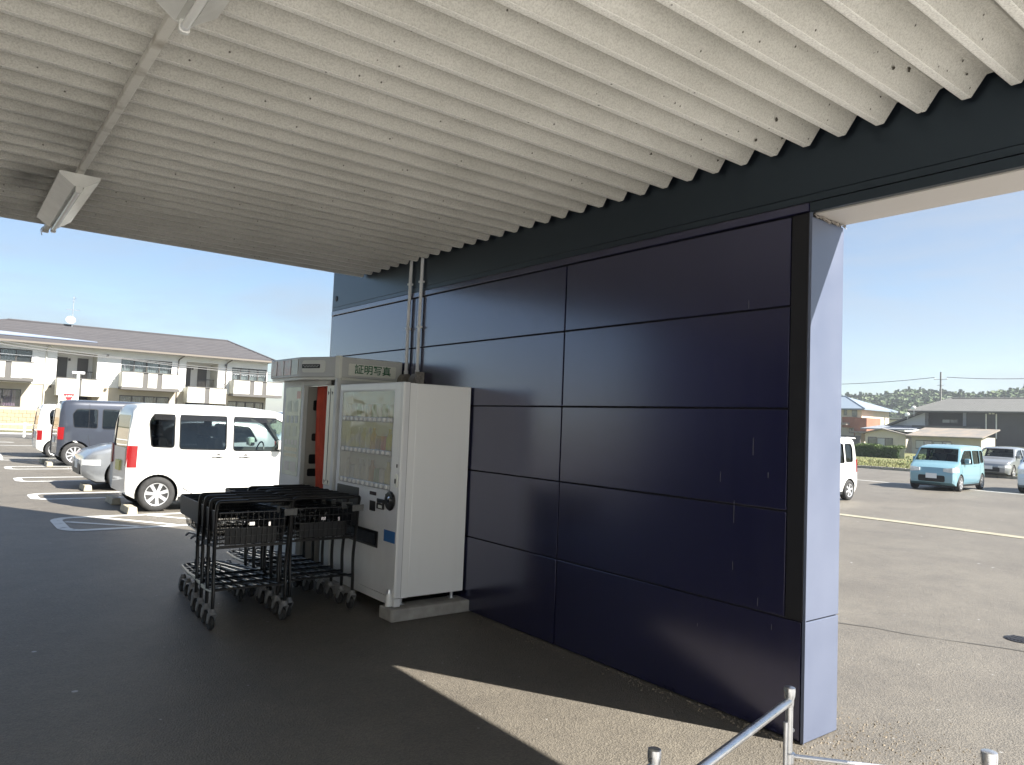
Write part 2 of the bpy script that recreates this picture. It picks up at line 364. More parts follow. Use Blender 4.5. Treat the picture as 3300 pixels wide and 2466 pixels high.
# ---------------------------------------------------------------- ground
def sheet(name, x0, x1, y0, y1, z, m, cuts=1):
    b = MB(); b.add([(x0,y0,z),(x1,y0,z),(x1,y1,z),(x0,y1,z)], [(0,1,2,3)]); return struct(b.build(name, m))
M_EARTH = mat('dry_field', (.10,.11,.045), rough=.95, col2=(.16,.14,.07), vscale=.05, bump=.5, bscale=2)
M_ROAD = mat('road_asphalt', (.085,.082,.078), rough=.85, col2=(.11,.105,.10), vscale=.5, bump=.4, bscale=60)
sheet('terrain', -2500, 2500, -600, 3500, -.03, M_EARTH)
sheet('parking_lot', -60, 39.2, -60, 42.5, 0, M_ASPH)
sheet('road', -60, 70, 42.5, 52, -.012, M_ROAD)
sheet('bounce_forecourt', -4.99, 13, -10, .75, .006, mat('bounce_concrete', (.42,.41,.39), rough=.85, col2=(.52,.51,.49), vscale=.8, bump=.2, bscale=40))  # unseen pale paving behind the camera, added to bounce sunlight under the canopy
# cracks / cold joint across the right-hand lot
def ribbon(pts, w, z, closed=False):
    P = [Vector((p[0], p[1], 0)) for p in pts]; n = len(P); b = MB(); v = []
    for i in range(n):
        a = P[(i-1) % n] if closed or i else P[0]; c = P[(i+1) % n] if closed or i < n-1 else P[-1]
        t = (c-a).normalized(); s = Vector((-t.y, t.x, 0)); ww = w[i] if isinstance(w, list) else w
        v += [tuple(P[i]+s*ww/2+Vector((0,0,z))), tuple(P[i]-s*ww/2+Vector((0,0,z)))]
    f = [(2*i, 2*i+1, 2*((i+1) % n)+1, 2*((i+1) % n)) for i in range(n if closed else n-1)]
    b.add(v, f); return b
M_CRACK = mat('crack_filler', (.07,.067,.06), rough=.9)
cp = []; yy = 6.0
while yy > -6: cp.append((6.3+(3.46-yy)*.4+rnd.uniform(-.03,.03), yy)); yy -= .22
struct(ribbon(cp, [rnd.uniform(.006,.022) for _ in cp], .004).build('pavement_crack', M_CRACK))
# painted markings
marks = thing('parking_markings', 'worn white bay lines painted on the asphalt', 'road marking', kind='structure')
def loop(name, x0, x1, y0, y1, w=.15, ch=.22):
    pts = [(x1,y0),(x0+.12,y0),(x0,y0+ch*.6),(x0,y1-ch*.6),(x0+.12,y1),(x1,y1)]
    b = ribbon([(p.x,p.y) for p in fillet([(p[0],p[1],0) for p in pts], .22, 4)], w, .004); return b.build(name, M_PAINT, marks)
loop('bay_line', 1.38, 9.0, 11.17, 12.48, .15, .3)
for (a, b_) in (((1.47,12.06),(2.26,11.27)), ((1.92,12.40),(2.72,11.27)), ((2.62,12.40),(3.42,11.27)), ((3.32,12.40),(4.12,11.27)), ((4.02,12.4),(4.82,11.27))):
    ribbon([a, b_], .10, .0042).build('hatch_line', M_PAINT, marks)
loop('bay_line', 1.38, 6.4, 15.05, 16.0, .15, .25); loop('bay_line', 1.4, 6.4, 18.6, 19.6, .15, .25); loop('bay_line', 1.42, 6.4, 22.15, 23.1, .15, .25)
loop('bay_line', 1.42, 6.4, 25.7, 26.7, .15, .25)
ribbon([(1.52,28.2),(1.45,22.9)], .0, .004)
for (a, b_, w) in (((.2,38.3),(2.5,37.6),.3), ((-1,35.1),(9,34.2),.22), ((1.53,29.8),(1.47,27.0),.16)):
    ribbon([a, b_], w, .004).build('lane_line', M_PAINT, marks)
ribbon([(28.3,20.5),(28.0,12.9),(27.8,5)], .16, .004).build('lane_line', M_PAINT, marks)
# flush concrete gutter slabs
gut = thing('gutter_strip', 'pale flush concrete gutter slabs across the right-hand lot', 'gutter', kind='structure')
yy = -6.0
while yy < 26:
    L_ = rnd.choice([.6,.6,1.0,1.2]); x = 15.0+.012*(yy-5)
    MB().box(x-.17+rnd.uniform(-.006,.006), x+.17+rnd.uniform(-.006,.006), yy+.006, yy+L_-.006, -.1, .006+rnd.uniform(0,.006)).build('gutter_slab', M_GUTTER, gut)
    yy += L_
# drain grate in the right lot
dr = thing('drain_cover', 'small dark drain cover in the sunlit asphalt at the right edge', 'drain cover', (7.22,2.30,0))
MB().lathe([(.12,-.02),(.125,.004),(.115,.007),(.0,.007)], 24).build('rim', M_TRIM, dr)
b = MB()
for k in range(-3,4): b.box(-.08,.08,k*.026-.006,k*.026+.006,.007,.011)
b.build('grate', M_TRIM, dr)
# gravel worn loose at the wall foot
gb = MB()
for i in range(1000):
    if i < 420: x = 3.45+abs(rnd.gauss(.35,.35)); y = 2.15-abs(rnd.gauss(0,.28))
    elif i < 650: x = rnd.uniform(4.0,4.4); y = rnd.uniform(.6,2.4)
    else: x = 3.685-abs(rnd.gauss(0,.05)); y = 2.2+2.9*rnd.random()**1.6
    s = rnd.uniform(.003,.009); a = rnd.uniform(0,6); vv = []
    for (dx,dy,dz) in ((1,0,0),(-.5,.9,0),(-.5,-.9,0),(.1,.1,1.)):
        vv.append((x+s*(dx*math.cos(a)-dy*math.sin(a)), y+s*(dx*math.sin(a)+dy*math.cos(a)), s*dz))
    gb.add(vv, [(0,1,3),(1,2,3),(2,0,3)])
g = gb.build('gravel', mat('loose_gravel', (.2,.17,.13), rough=.9, var=.3, vscale=50)); tag(g, 'loose gravel and grit gathered round the pillar foot', 'gravel', kind='stuff')

# ---------------------------------------------------------------- porch wall
AX = 3.69; YN = 2.165; YF = 8.45; XO = 4.03
wall = thing('porch_wall', 'tall dark navy panelled porch wall with pale blue end face', 'wall', (AX,YN,0), kind='thing')
def W(b, name, m, **k):
    b.v = [(p[0]-AX, p[1]-YN, p[2]) for p in b.v]; return b.build(name, m, wall, **k)
W(MB().box(AX+.022, XO-.012, YN+.012, YF-.01, 0, 6.2), 'wall_core', M_JOINT)
G = .007
rows = [(0,.633),(.633,1.207),(1.207,1.769),(1.769,2.339),(2.339,2.845)]
for i, (z0, z1) in enumerate(rows):
    for (y0, y1) in ((2.285,4.163),(4.163,6.395),(6.395,8.44)):
        g0 = G if y0 > 2.3 else 0.004
        if abs(y0-6.395) < .01: g0 = .0015
        g1 = .0015 if abs(y1-6.395) < .01 else G
        if i == 0 and y0 < 2.3: y0 = 2.185
        dx = rnd.uniform(-.0012,.0012)
        W(MB().box(AX+dx, AX+.021, y0+g0, y1-(g1 if y1 < 8.4 else 0), z0+(G*.7 if i else .01), z1-G*.7), 'wall_panel', M_NAVY, bevel=.003)
W(MB().box(AX-.004, AX+.021, 2.178, 2.280, .636, 2.845), 'corner_trim', M_TRIM, bevel=.004)
W(MB().box(AX-.010, AX+.021, 2.178, 8.44, 2.850, 2.900), 'trim_strip', M_NAVY, bevel=.004)
W(MB().box(AX-.002, AX+.021, -1.5, 8.44, 2.946, 3.6), 'band_panel', M_NAVYBAND, bevel=.003)
# pale end face
W(MB().box(AX+.004, XO, YN, YN+.012, .006, .632), 'end_panel', M_BLUEFACE, bevel=.003)
W(MB().box(AX+.004, XO, YN, YN+.012, .639, 2.822), 'end_panel', M_BLUEFACE, bevel=.003)
W(MB().box(AX-.001, AX+.004, YN-.003, YN+.015, .004, 2.845), 'edge_strip', M_BLUEFACE)
W(MB().box(XO-.012, XO, YN+.013, YF, 0, 6.2), 'outer_sheet', M_BLUEFACE)
W(MB().box(AX+.001, XO, YF-.009, YF+.003, 0, 6.2), 'end_panel', M_GREYMETAL)
W(MB().box(AX, XO, YN, YF, 6.203, 6.25), 'coping', M_GREYMETAL)
# lintel over the open bay
W(MB().box(AX+.022, XO-.012, -1.5, YN+.011, 2.862, 6.2), 'lintel_core', M_JOINT)
W(MB().box(AX-.0015, AX+.021, -1.5, 8.44, 2.905, 2.9445), 'band_panel', M_NAVYBAND, bevel=.001)
W(MB().box(AX-.006, AX+.03, -1.5, 2.176, 2.846, 2.899), 'lintel_lip', M_NAVYBAND, bevel=.003)
W(MB().box(AX+.031, XO, .98, 2.164, 2.838, 2.852), 'soffit_panel', M_SOFFIT, bevel=.002)
W(MB().box(AX+.031, XO, -1.5, .974, 2.838, 2.852), 'soffit_panel', M_SOFFIT, bevel=.002)
W(MB().box(XO-.012, XO, -1.5, YN+.012, 2.854, 6.2), 'outer_sheet', M_BLUEFACE)
W(MB().box(AX, XO, -1.5, -1.2, 0, 2.83), 'near_wall_run', M_NAVY)
# crumbled sealant bead at the head of the end face
b = MB()
for k in range(46):
    t = k/45; x = AX+.02+.31*t; z = 2.826+rnd.uniform(-.010,.006); y = YN-.006-rnd.uniform(0,.012); s = rnd.uniform(.006,.014)
    b.add([(x-s,y,z),(x+s*.8,y-s*.4,z+s*.3),(x,y-s*.9,z-s),(x+s*.2,y+s,z+s)], [(0,2,1),(0,1,3),(1,2,3),(2,0,3)])
o = W(b, 'sealant', M_SEAL); o['kind'] = 'stuff'
# small stud scars and rain streaks on the panels
b = MB()
for (y, z, l) in ((2.62,1.10,.13),(2.62,.83,.05),(2.50,1.5,.10),(2.45,.66,.045),(2.36,.55,.03),(2.72,1.33,.06),(2.40,1.38,.03),(2.55,2.35,.05),(2.86,.45,.02)):
    b.box(AX-.0022, AX-.0012, y, y+.0035, z, z+l)
W(b, 'streak', mat('dry_streak', (.085,.085,.10), rough=.6))
b = MB(); b.lathe([(.0,.0),(.035,.0),(.035,.004),(.02,.008),(0,.008)], 16, Matrix.Translation((AX-.002, 8.33, 3.05)) @ Matrix.Rotation(-PI/2, 4, 'Y'))
W(b, 'round_cap', M_TRIM)

# ---------------------------------------------------------------- canopy of corrugated sheets
can = thing('canopy', 'corrugated porch canopy with rough sprayed grey coating', 'canopy', (AX,7.75,3.2), kind='thing')
PITCH = .2; Z0 = 3.207; DEP = .088; XL = -4.95
def can_build(b, name, m, **k):
    b.v = [(p[0]-AX, p[1]-7.75, p[2]-3.2) for p in b.v]
    o = b.build(name, m, can, **k); return o
def fold(yc):   # one fold around ridge centre yc: list of (y,z) underside
    return [(yc-.1, Z0+DEP), (yc-.083, Z0+DEP), (yc-.02, Z0), (yc+.02, Z0), (yc+.083, Z0+DEP), (yc+.1, Z0+DEP)]
y_first = 1.3848; n_lo = -14; n_hi = 31
k = n_lo
while k <= n_hi:
    prof = []
    for j in range(3):
        if k+j > n_hi: break
        yc = y_first+PITCH*(k+j)
        for p in fold(yc):
            if not prof or abs(prof[-1][0]-p[0]) > 1e-5: prof.append(p)
    x1 = AX-.03+rnd.uniform(-.004,.004); t = .016
    b = MB(); n = len(prof); xs = [XL, -2, 0, 1.5, 2.6, x1]
    for x in xs:
        for (y, z) in prof: b.v.append((x, y, z))
    for i in range(len(xs)-1):
        for q in range(n-1):
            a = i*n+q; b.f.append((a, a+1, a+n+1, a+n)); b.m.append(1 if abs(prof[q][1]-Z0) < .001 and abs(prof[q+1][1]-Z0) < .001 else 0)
    o = can_build(b, 'roof_sheet', [M_CEIL, M_CEIL_LIT])
    md = o.modifiers.new('solid', 'SOLIDIFY'); md.thickness = t; md.offset = 1 if False else -1
    bv = o.modifiers.new('bevel', 'BEVEL'); bv.width = .006; bv.segments = 2; bv.limit_method = 'ANGLE'; bv.angle_limit = R(25)
    k += 3
ylast = y_first+PITCH*n_hi+.1
can_build(MB().box(XL, AX-.035, -1.45, ylast-.01, 3.33, 3.40), 'light_block_deck', M_TRIM)  # unseen slab added above the sheets to block light
can_build(MB().box(XL, AX-.02, ylast-.005, ylast+.012, Z0+.07, 3.62), 'fascia', M_NAVYBAND)
can_build(MB().box(XL, AX-.02, -1.52, -1.47, 3.18, 3.62), 'fascia', M_NAVYBAND)
# a few holes torn in the coating near the wall
b = MB()
for q in range(9):
    yc = 1.3848+.2*q
    for n_ in range(rnd.choice([0,1,1,2,3])):
        s = rnd.uniform(.004,.013); x = AX-.03-rnd.uniform(.03,.45); f = rnd.uniform(.2,.95); y = yc-.02-.063*f; z = Z0+DEP*f; m = rnd.randint(5,7)
        ring = []
        for a_ in range(m):
            an = 2*PI*a_/m+rnd.uniform(-.3,.3); rr_ = s*rnd.uniform(.5,1.25); du = rr_*math.cos(an)*1.3; dv_ = rr_*math.sin(an)
            ring.append((x+du, y-.0062-dv_*.58, z-.0042+dv_*.81))
        b.add(ring, [tuple(range(m))])
can_build(b, 'torn_spots', mat('torn_coating', (.05,.042,.032), rough=.9))['kind'] = 'stuff'

# ---------------------------------------------------------------- lamps and rail under the canopy
RX = .625
rail = thing('conduit_rail', 'square white conduit rail running under the canopy ridges', 'conduit', (RX,7.7,3.19))
MB().box(-.021,.021,-9.2,.02,-.022,.016).build('channel', mat('rail_paint', (.74,.72,.66), rough=.5, col2=(.30,.26,.2), vscale=7, ramp=(.5,.75), bump=.3, bscale=30), rail, bevel=.004)
MB().box(-.026,.026,.0,.035,-.028,.02).build('end_cap', M_LAMPW, rail, bevel=.005)
b = MB(); b.tube(fillet([(-.03,-.02,.0),(-.035,.03,-.01),(-.02,.05,-.05)], .03), .004, 6); b.build('wire_end', M_LAMPW, rail)
def ceiling_light(y0, y1, label):
    t = thing('ceiling_light', label, 'lamp', (RX, (y0+y1)/2, 3.166), group='tube lamps under the canopy')
    h = (y1-y0)/2
    for s in (-1, 1):
        poly = [(s*.03,-.085),(s*.120,-.018),(s*.120,.0),(s*.114,.0),(s*.026,-.077)]
        if s < 0: poly = poly[::-1]
        MB().prism([(p[0], p[1]) for p in poly], -h, h, 'y').build('reflector_wing', M_LAMPW, t)
    MB().prism([(-.028,-.08),(.028,-.08),(.02,-.002),(-.02,-.002)], -h+.003, h-.003, 'y').build('spine', M_LAMPW, t)
    for e in (-1, 1):
        MB().prism([(-.03,-.086),(.03,-.086),(.120,-.018),(.120,0),(-.120,0),(-.120,-.018)], e*h-.003, e*h+.003, 'y').build('end_plate', M_LAMPW, t)
        MB().prism(rrect(-.02,.02,-.128,-.075,.012), e*(h-.012)-.012, e*(h-.012)+.012, 'y').build('lamp_holder', M_LAMPW, t, bevel=.002)
    b = MB(); b.tube([(0,-h+.02,-.108),(0,-h+.05,-.108)], .0165, 14); b.tube([(0,h-.05,-.108),(0,h-.02,-.108)], .0165, 14); b.build('tube_cap', M_GREYMETAL, t, smooth=True)
    MB().tube([(0,-h+.05,-.108),(0,h-.05,-.108)], .016, 14).build('lamp_tube', M_TUBE, t, smooth=True)
ceiling_light(5.60, 7.06, 'unlit tube lamp near the far canopy edge with wide angled wings')
ceiling_light(1.40, 2.93, 'unlit tube lamp cut off at the top of the view')

# ---------------------------------------------------------------- conduits down the wall
for (y, lab) in ((6.51, 'grey conduit pipe on the wall, the one farther along above the photo booth'), (6.29, 'grey conduit pipe on the wall, the one directly above the vending machine')):
    t = thing('conduit', lab, 'pipe', (AX-.026, y, 2.06), group='conduit pipes on the navy wall')
    b = MB(); b.tube([(0,0,0),(0,.004,.45),(0,0,.9),(0,-.004,1.17)], .017, 12); b.build('pipe', M_GREYMETAL, t, smooth=True)
    for z in (.48,.93):
        MB().box(-.021,.024,-.024,.024,z-.01,z+.01).build('clamp', M_GREYMETAL, t, bevel=.003)
    b = MB(); b.tube(fillet([(0,0,.0),(0,0,.05),(-.0,0,.055)], .01), .022, 12)
    b.build('collar', M_GREYMETAL, t, smooth=True)
t = thing('pipe_cover', 'brownish elbow covers at the foot of the two wall conduits', 'cover', (AX-.0, 6.40, 1.93))
for y in (.11,-.12):
    MB().prism(rpoly([(-.10,0),(-.001,0),(-.001,.15),(-.06,.15),(-.10,.09)], .035), y-.055, y+.055, 'y').build('elbow_cover', mat('cover_plastic', (.22,.20,.17), rough=.5), t, bevel=.006)
MB().box(-.09,-.002,-.215,-.182,-.0,.16).build('end_box', M_SEAL, t, bevel=.004)

# ---------------------------------------------------------------- store front along the outer side of the porch (unseen, added for bounce and reflection)
st = thing('store_building', 'unseen white and navy store front left of the porch, added for bounce and reflection', 'building', (-5,0,0))
MB().box(-12,-.05,-14,.5,0,6.2).build('wall', mat('store_bounce_wall', (.80,.80,.78), rough=.6, var=.05), st)  # white stretch, added to throw sunlight back under the canopy
MB().box(-12,-.06,.505,11.5,0,6.2).build('wall', mat('store_wall_navy', (.03,.03,.06), rough=.5, var=.05), st, )  # dark stretch, set here to dim what the porch wall reflects
for k in range(2):
    w_ = MB().box(-.05,-.0,-.5+2.9*k,2.1+2.9*k,.05,2.5).build('window', M_TRIM, st)
    MB().box(-.02,.004,-.4+2.9*k,2.0+2.9*k,.15,2.4).build('pane', M_WINDOW, w_)
# ---------------------------------------------------------------- vending machine (front faces -X)
VX, VY0, VY1 = 3.0, 5.35, 6.575
vm = thing('vending_machine', 'off-white drink vending machine with three button rows against the navy wall', 'vending machine', (VX, VY0, 0))
def V(b, name, m, parent=None, **k):
    b.v = [(p[0]-VX, p[1]-VY0, p[2]) for p in b.v]; return b.build(name, m, parent or vm, **k)
V(MB().box(3.128, 3.675, VY0+.004, VY1-.004, .165, 1.93), 'cabinet', M_CABINET, bevel=.006)
V(MB().box(3.0625, 3.1275, VY0+.004, 5.47, .165, 1.93), 'cabinet_side', M_CABINET)
V(MB().box(3.0625, 3.1275, 6.55, VY1-.004, .165, 1.93), 'cabinet_side', M_CABINET)
gy0, gy1, gz0, gz1 = 5.505, 6.515, 1.025, 1.865
# door: frame round the glass and the lower front
d = MB()
d.box(VX, 3.058, VY0, gy0-.001, .17, 1.935); d.box(VX, 3.058, gy1+.001, VY1, .17, 1.935)
d.box(VX+.002, 3.058, gy0-.001, gy1+.001, gz1, 1.934); d.box(VX+.002, 3.058, gy0-.001, gy1+.001, .17, gz0)
V(d, 'door', M_GREYMETAL)
V(MB().box(VX-.003, VX+.02, VY0-.002, VY0+.03, .17, 1.937), 'door_edge', M_CABINET, bevel=.006)
V(MB().box(VX-.002, VX+.02, VY0+.04, gy0-.012, 1.0, 1.90), 'side_stile', M_CABINET, bevel=.004)
V(MB().box(VX-.003, VX+.02, VY0+.04, VY1-.01, 1.872, 1.93), 'header_panel', M_CABINET, bevel=.004)
V(MB().box(3.115, 3.125, gy0-.02, gy1+.02, gz0-.02, gz1+.02), 'display_back', mat('display_back', (.80,.81,.78), rough=.6, var=.1, vscale=3))
pal = [(.62,.62,.58),(.50,.52,.50),(.60,.55,.30),(.55,.10,.06),(.62,.35,.06),(.66,.60,.08),(.30,.36,.42),(.60,.60,.62),(.45,.30,.18),(.24,.40,.28),(.66,.64,.55)]
pm = [mat('drink_print', c, rough=.35) for c in pal]
cansh = None
def can_mesh(h, r, bottle):
    b = MB()
    if bottle: b.lathe([(0,0),(r,.0),(r,h*.62),(r*.45,h*.82),(r*.40,h*.84),(r*.42,h),(0,h)], 12)
    else: b.lathe([(0,0),(r*.85,0),(r,.008),(r,h-.01),(r*.85,h),(0,h)], 12)
    return b
for ri, zs in enumerate((1.615, 1.335, 1.052)):
    V(MB().box(3.025, 3.112, gy0, gy1, zs-.012, zs), 'display_shelf', M_WHITEMETAL)
    V(MB().box(VX-.012, VX+.02, gy0+.015, gy1-.045, zs-.022, zs+.020), 'button_strip', mat('clear_strip', (.50,.51,.52), rough=.2, var=.1), bevel=.006)
    n = 11; me0 = None
    for j in range(n):
        y = gy0+.045+(gy1-gy0-.14)*j/(n-1)
        b = MB(); b.lathe([(0,0),(.0175,0),(.0175,.006),(.013,.011),(0,.011)], 14, Matrix.Translation((0,0,0)) @ Matrix.Rotation(-PI/2, 4, 'Y'))
        if me0 is None:
            o = b.build('button', M_WHITEMETAL, vm, smooth=True, loc=(-.012, y-VY0, zs)); me0 = o.data
        else:
            o = bpy.data.objects.new('button', me0); COL.objects.link(o); o.parent = vm; o.location = (-.012, y-VY0, zs)
    nb = 10
    for j in range(nb):
        y = gy0+.06+(gy1-gy0-.12)*j/(nb-1); bottle = (ri != 0 and j not in (2,3,8))
        if ri == 1 and j in (1,2,4): mi = [5,3,4][[1,2,4].index(j)]
        else: mi = rnd.choice([0,1,0,7,10,6,2,8,9])
        o = can_mesh(.20 if bottle else .135, .031, bottle).build('sample_drink', pm[mi], vm, smooth=True, loc=(.062, y-VY0, zs+.001))
V(MB().box(VX+.004, VX+.008, gy0+.001, gy1-.001, gz0+.001, gz1-.001), 'display_window', M_ACRYL)
# lock, handle, coin and bill slots
V(MB().prism(rrect(5.378,5.425,1.065,1.175,.022), VX-.012, VX+.004, 'x'), 'handle', M_SIGNW, bevel=.003)
V(MB().prism(rrect(5.392,5.410,1.095,1.135,.008), VX-.016, VX-.006, 'x'), 'key_lock', M_DARK)
V(MB().prism(rrect(5.392,5.408,1.225,1.255,.006), VX-.006, VX+.002, 'x'), 'lock_plate', M_DARK)
V(MB().lathe([(0,0),(.078,0),(.082,.01),(.07,.022),(.045,.024),(0,.018)], 26, Matrix.Translation((VX+.001,5.485,.945)) @ Matrix.Rotation(-PI/2,4,'Y')), 'coin_surround', M_DARK, smooth=True)
V(MB().prism(rrect(5.50,5.56,.925,.998,.008), VX-.014, VX, 'x'), 'return_lever_plate', M_DARK, bevel=.003)
V(MB().lathe([(0,0),(.03,0),(.033,.01),(.02,.02),(0,.021)], 18, Matrix.Translation((VX-.018,5.465,.95)) @ Matrix.Rotation(-PI/2,4,'Y')), 'coin_slot', M_CHROME, smooth=True)
V(MB().prism(rrect(5.585,5.712,.858,.945,.008), VX-.012, VX, 'x'), 'bill_slot', M_DARK, bevel=.003)
V(MB().box(VX-.016, VX-.010, 5.605, 5.69, .905, .912), 'bill_mouth', M_CHROME)
V(MB().box(VX-.0145, VX-.011, 5.61, 5.675, .868, .892), 'bill_label', M_SIGNW)
V(MB().prism(rrect(5.752,5.852,.828,.912,.005), VX-.004, VX+.001, 'x'), 'card_reader', M_DARK)
V(MB().prism(rrect(5.745,5.862,.962,.992,.003), VX-.004, VX+.001, 'x'), 'price_display', mat('smoky_display', (.07,.055,.06), rough=.2))
V(MB().box(VX-.002, VX+.001, 5.382, 5.572, .605, .70), 'blue_sticker', M_BLUE)
V(MB().prism(rrect(6.08,6.53,.905,1.0,.006), VX-.003, VX+.002, 'x'), 'name_plate', M_BLACKPL)
V(MB().prism(rrect(6.06,6.52,.62,.905,.006), VX-.0025, VX+.002, 'x'), 'lower_panel', mat('dark_poster', (.03,.032,.034), rough=.4))
# product tray
V(MB().box(VX-.006, VX+.002, 5.675, 6.30, .525, .665), 'tray_frame', M_DARK, bevel=.004)
V(MB().add([(VX-.010,5.70,.545),(VX-.010,6.275,.545),(VX-.022,6.275,.648),(VX-.022,5.70,.648)], [(0,3,2,1)]), 'tray_flap', mat('smoky_acrylic', (.03,.03,.032), rough=.12, bump=.4, bscale=14, bdist=.02))
V(MB().box(3.0585, 3.0615, VY0+.002, VY0+.2, .17, 1.93), 'hinge_gap', M_INT)
V(MB().box(VX+.002, 3.06, VY0, VY1, .10, .165), 'kick_plate', M_GREYMETAL, bevel=.004)
for (x, y) in ((3.10,5.42),(3.60,5.42),(3.10,6.5),(3.60,6.5)):
    b = MB(); b.lathe([(.035,.101),(.035,.112),(.016,.112),(.016,.167)], 12, Matrix.Translation((x,y,0))); V(b, 'foot', M_GALV, smooth=True)
# concrete beds and the pipe stub
def conc(label, y0, y1, splits):
    t = thing('concrete_block', label, 'concrete block', (2.94, y0, 0), group='concrete beds under the vending machine')
    MB().prism(rpoly([(.0,.02),(.02,0),(.88,0),(.9,.02),(.9,y1-y0),(.0,y1-y0)], .02), 0, .100, 'z').build('slab', M_CONC, t, bevel=.012)
    return t
conc('grey concrete bed slab under the nearer end of the vending machine', 5.27, 5.49, 0)
conc('grey concrete bed slab under the farther end of the vending machine', 6.36, 6.58, 0)
t = thing('pipe_stub', 'short pale pipe stub standing before the vending machine corner', 'pipe', (2.985,5.41,.100))
MB().lathe([(.0,0),(.028,0),(.028,.09),(.024,.1),(0,.1)], 16).build('stub', M_WHITEMETAL, t, smooth=True)
MB().lathe([(.024,.1005),(.02,.135),(0,.135)], 14).build('cap', M_GALV, t, smooth=True)

# ---------------------------------------------------------------- photo booth
BX = 2.985; BY0, BY1 = 6.62, 8.02
bo = thing('photo_booth', 'grey photo booth with red curtain and green lettered header', 'photo booth', (BX, BY0, 0))
def B(b, name, m, parent=None, **k):
    b.v = [(p[0]-BX, p[1]-BY0, p[2]) for p in b.v]; return b.build(name, m, parent or bo, **k)
M_BODY = mat('booth_grey', (.60,.61,.59), rough=.42, var=.05, vscale=3)
M_BOOTHIN = mat('booth_inside', (.42,.40,.36), rough=.6)
B(MB().box(BX+.03, 3.672, BY0+.002, BY0+.03, .02, 2.0), 'side_wall', M_BODY, bevel=.004)
B(MB().box(BX+.03, 3.672, BY1-.03, BY1, .02, 2.0), 'side_wall', M_BODY, bevel=.004)
B(MB().box(3.64, 3.672, BY0+.031, BY1-.031, .02, 2.0), 'rear_wall', M_BOOTHIN)
B(MB().box(BX+.0, 3.672, BY0, BY1, .02, .10), 'floor_pan', M_BODY, bevel=.004)
B(MB().box(BX, BX+.05, BY0, BY0+.068, .10, 2.0), 'corner_jamb', M_BODY, bevel=.006)
# light strip panel right of the opening
B(MB().prism(rrect(6.695,6.862,.96,1.93,.012), BX+.006, BX+.03, 'x'), 'light_panel', mat('cream_panel', (.78,.76,.64), rough=.25, spec=.6), bevel=.004)
B(MB().box(BX+.003, BX+.007, 6.775, 6.781, 1.0, 1.9), 'panel_seam', M_TRIM)
for z in (1.86,1.0):
    for y in (6.735, 6.82): B(MB().prism([(y-.012,z),(y+.012,z+.012),(y+.006,z-.025)], BX+.003, BX+.0065, 'x'), 'panel_mark', M_TRIM)
B(MB().box(BX+.02, BX+.05, 6.66, 6.875, .10, .955), 'lower_front', M_BODY, bevel=.004)
# sample panel
B(MB().box(BX, BX+.05, 7.435, BY1, .10, 2.0), 'front_panel', M_BODY, bevel=.006)
B(MB().prism(rrect(7.50,7.93,.985,1.925,.02), BX-.004, BX+.001, 'x'), 'sample_board', mat('sample_board', (.60,.66,.54), rough=.15, var=.12, vscale=4), bevel=.003)
b = MB()
cols = [mat('photo_print', c, rough=.3) for c in ((.42,.48,.40),(.36,.42,.44),(.60,.58,.40),(.50,.50,.46),(.55,.25,.20))]
for (z0, z1, n, w, ci) in ((1.80,1.88,1,.10,4),(1.66,1.78,2,.11,0),(1.54,1.62,3,.08,1),(1.40,1.51,2,.10,0),(1.31,1.36,4,.06,3),(1.24,1.28,5,.07,2),(1.18,1.215,5,.07,2),(1.03,1.13,2,.15,3)):
    for j in range(n):
        yc = 7.715+(j-(n-1)/2)*(.36/max(n,2)) if n > 1 else 7.56
        B(MB().box(BX-.0055, BX-.0042, yc-w/2, yc+w/2, z0, z1), 'sample_print', cols[ci])
B(MB().box(BX+.001, BX+.05, 6.869, 7.434, 1.935, 2.0), 'opening_head', M_BODY, bevel=.003)
# inside partition with screen and slots
B(MB().box(BX+.052, 3.63, 7.455, 7.475, .10, 1.98), 'partition', M_BOOTHIN)
for (x0, x1, z0, z1) in ((3.10,3.24,1.68,1.79),(3.10,3.30,1.36,1.44),(3.08,3.22,1.12,1.22),(3.07,3.24,.99,1.07),(3.30,3.5,1.3,1.7)):
    B(MB().prism(rrect(x0,x1,z0,z1,.02), 7.447, 7.4545, 'y'), 'control_plate', M_DARK, bevel=.003)
# curtain
b = MB(); ny, nz = 60, 14
for i in range(nz+1):
    t = i/nz; z = 1.925-t*1.22
    for j in range(ny+1):
        s = j/ny
        ya = 7.185-.09*t+.02*math.sin(t*5); yb = 6.872+.02*t
        y = yb+(ya-yb)*s; x = BX+.05+.022*math.sin(s*30+math.sin(t*3)*.8)*(.55+.45*t)+.008*math.sin(s*71+1)
        b.v.append((x, y, z))
for i in range(nz):
    for j in range(ny):
        a = i*(ny+1)+j; b.f.append((a, a+1, a+ny+2, a+ny+1)); b.m.append(0)
o = B(b, 'curtain', M_CURT, smooth=True, angle=80); o.modifiers.new('s','SOLIDIFY').thickness = .004
bb = MB(); bb.tube([(BX+.05,6.866,1.932),(BX+.05,7.436,1.932)], .009, 8); B(bb, 'curtain_rod', M_CHROME, smooth=True)
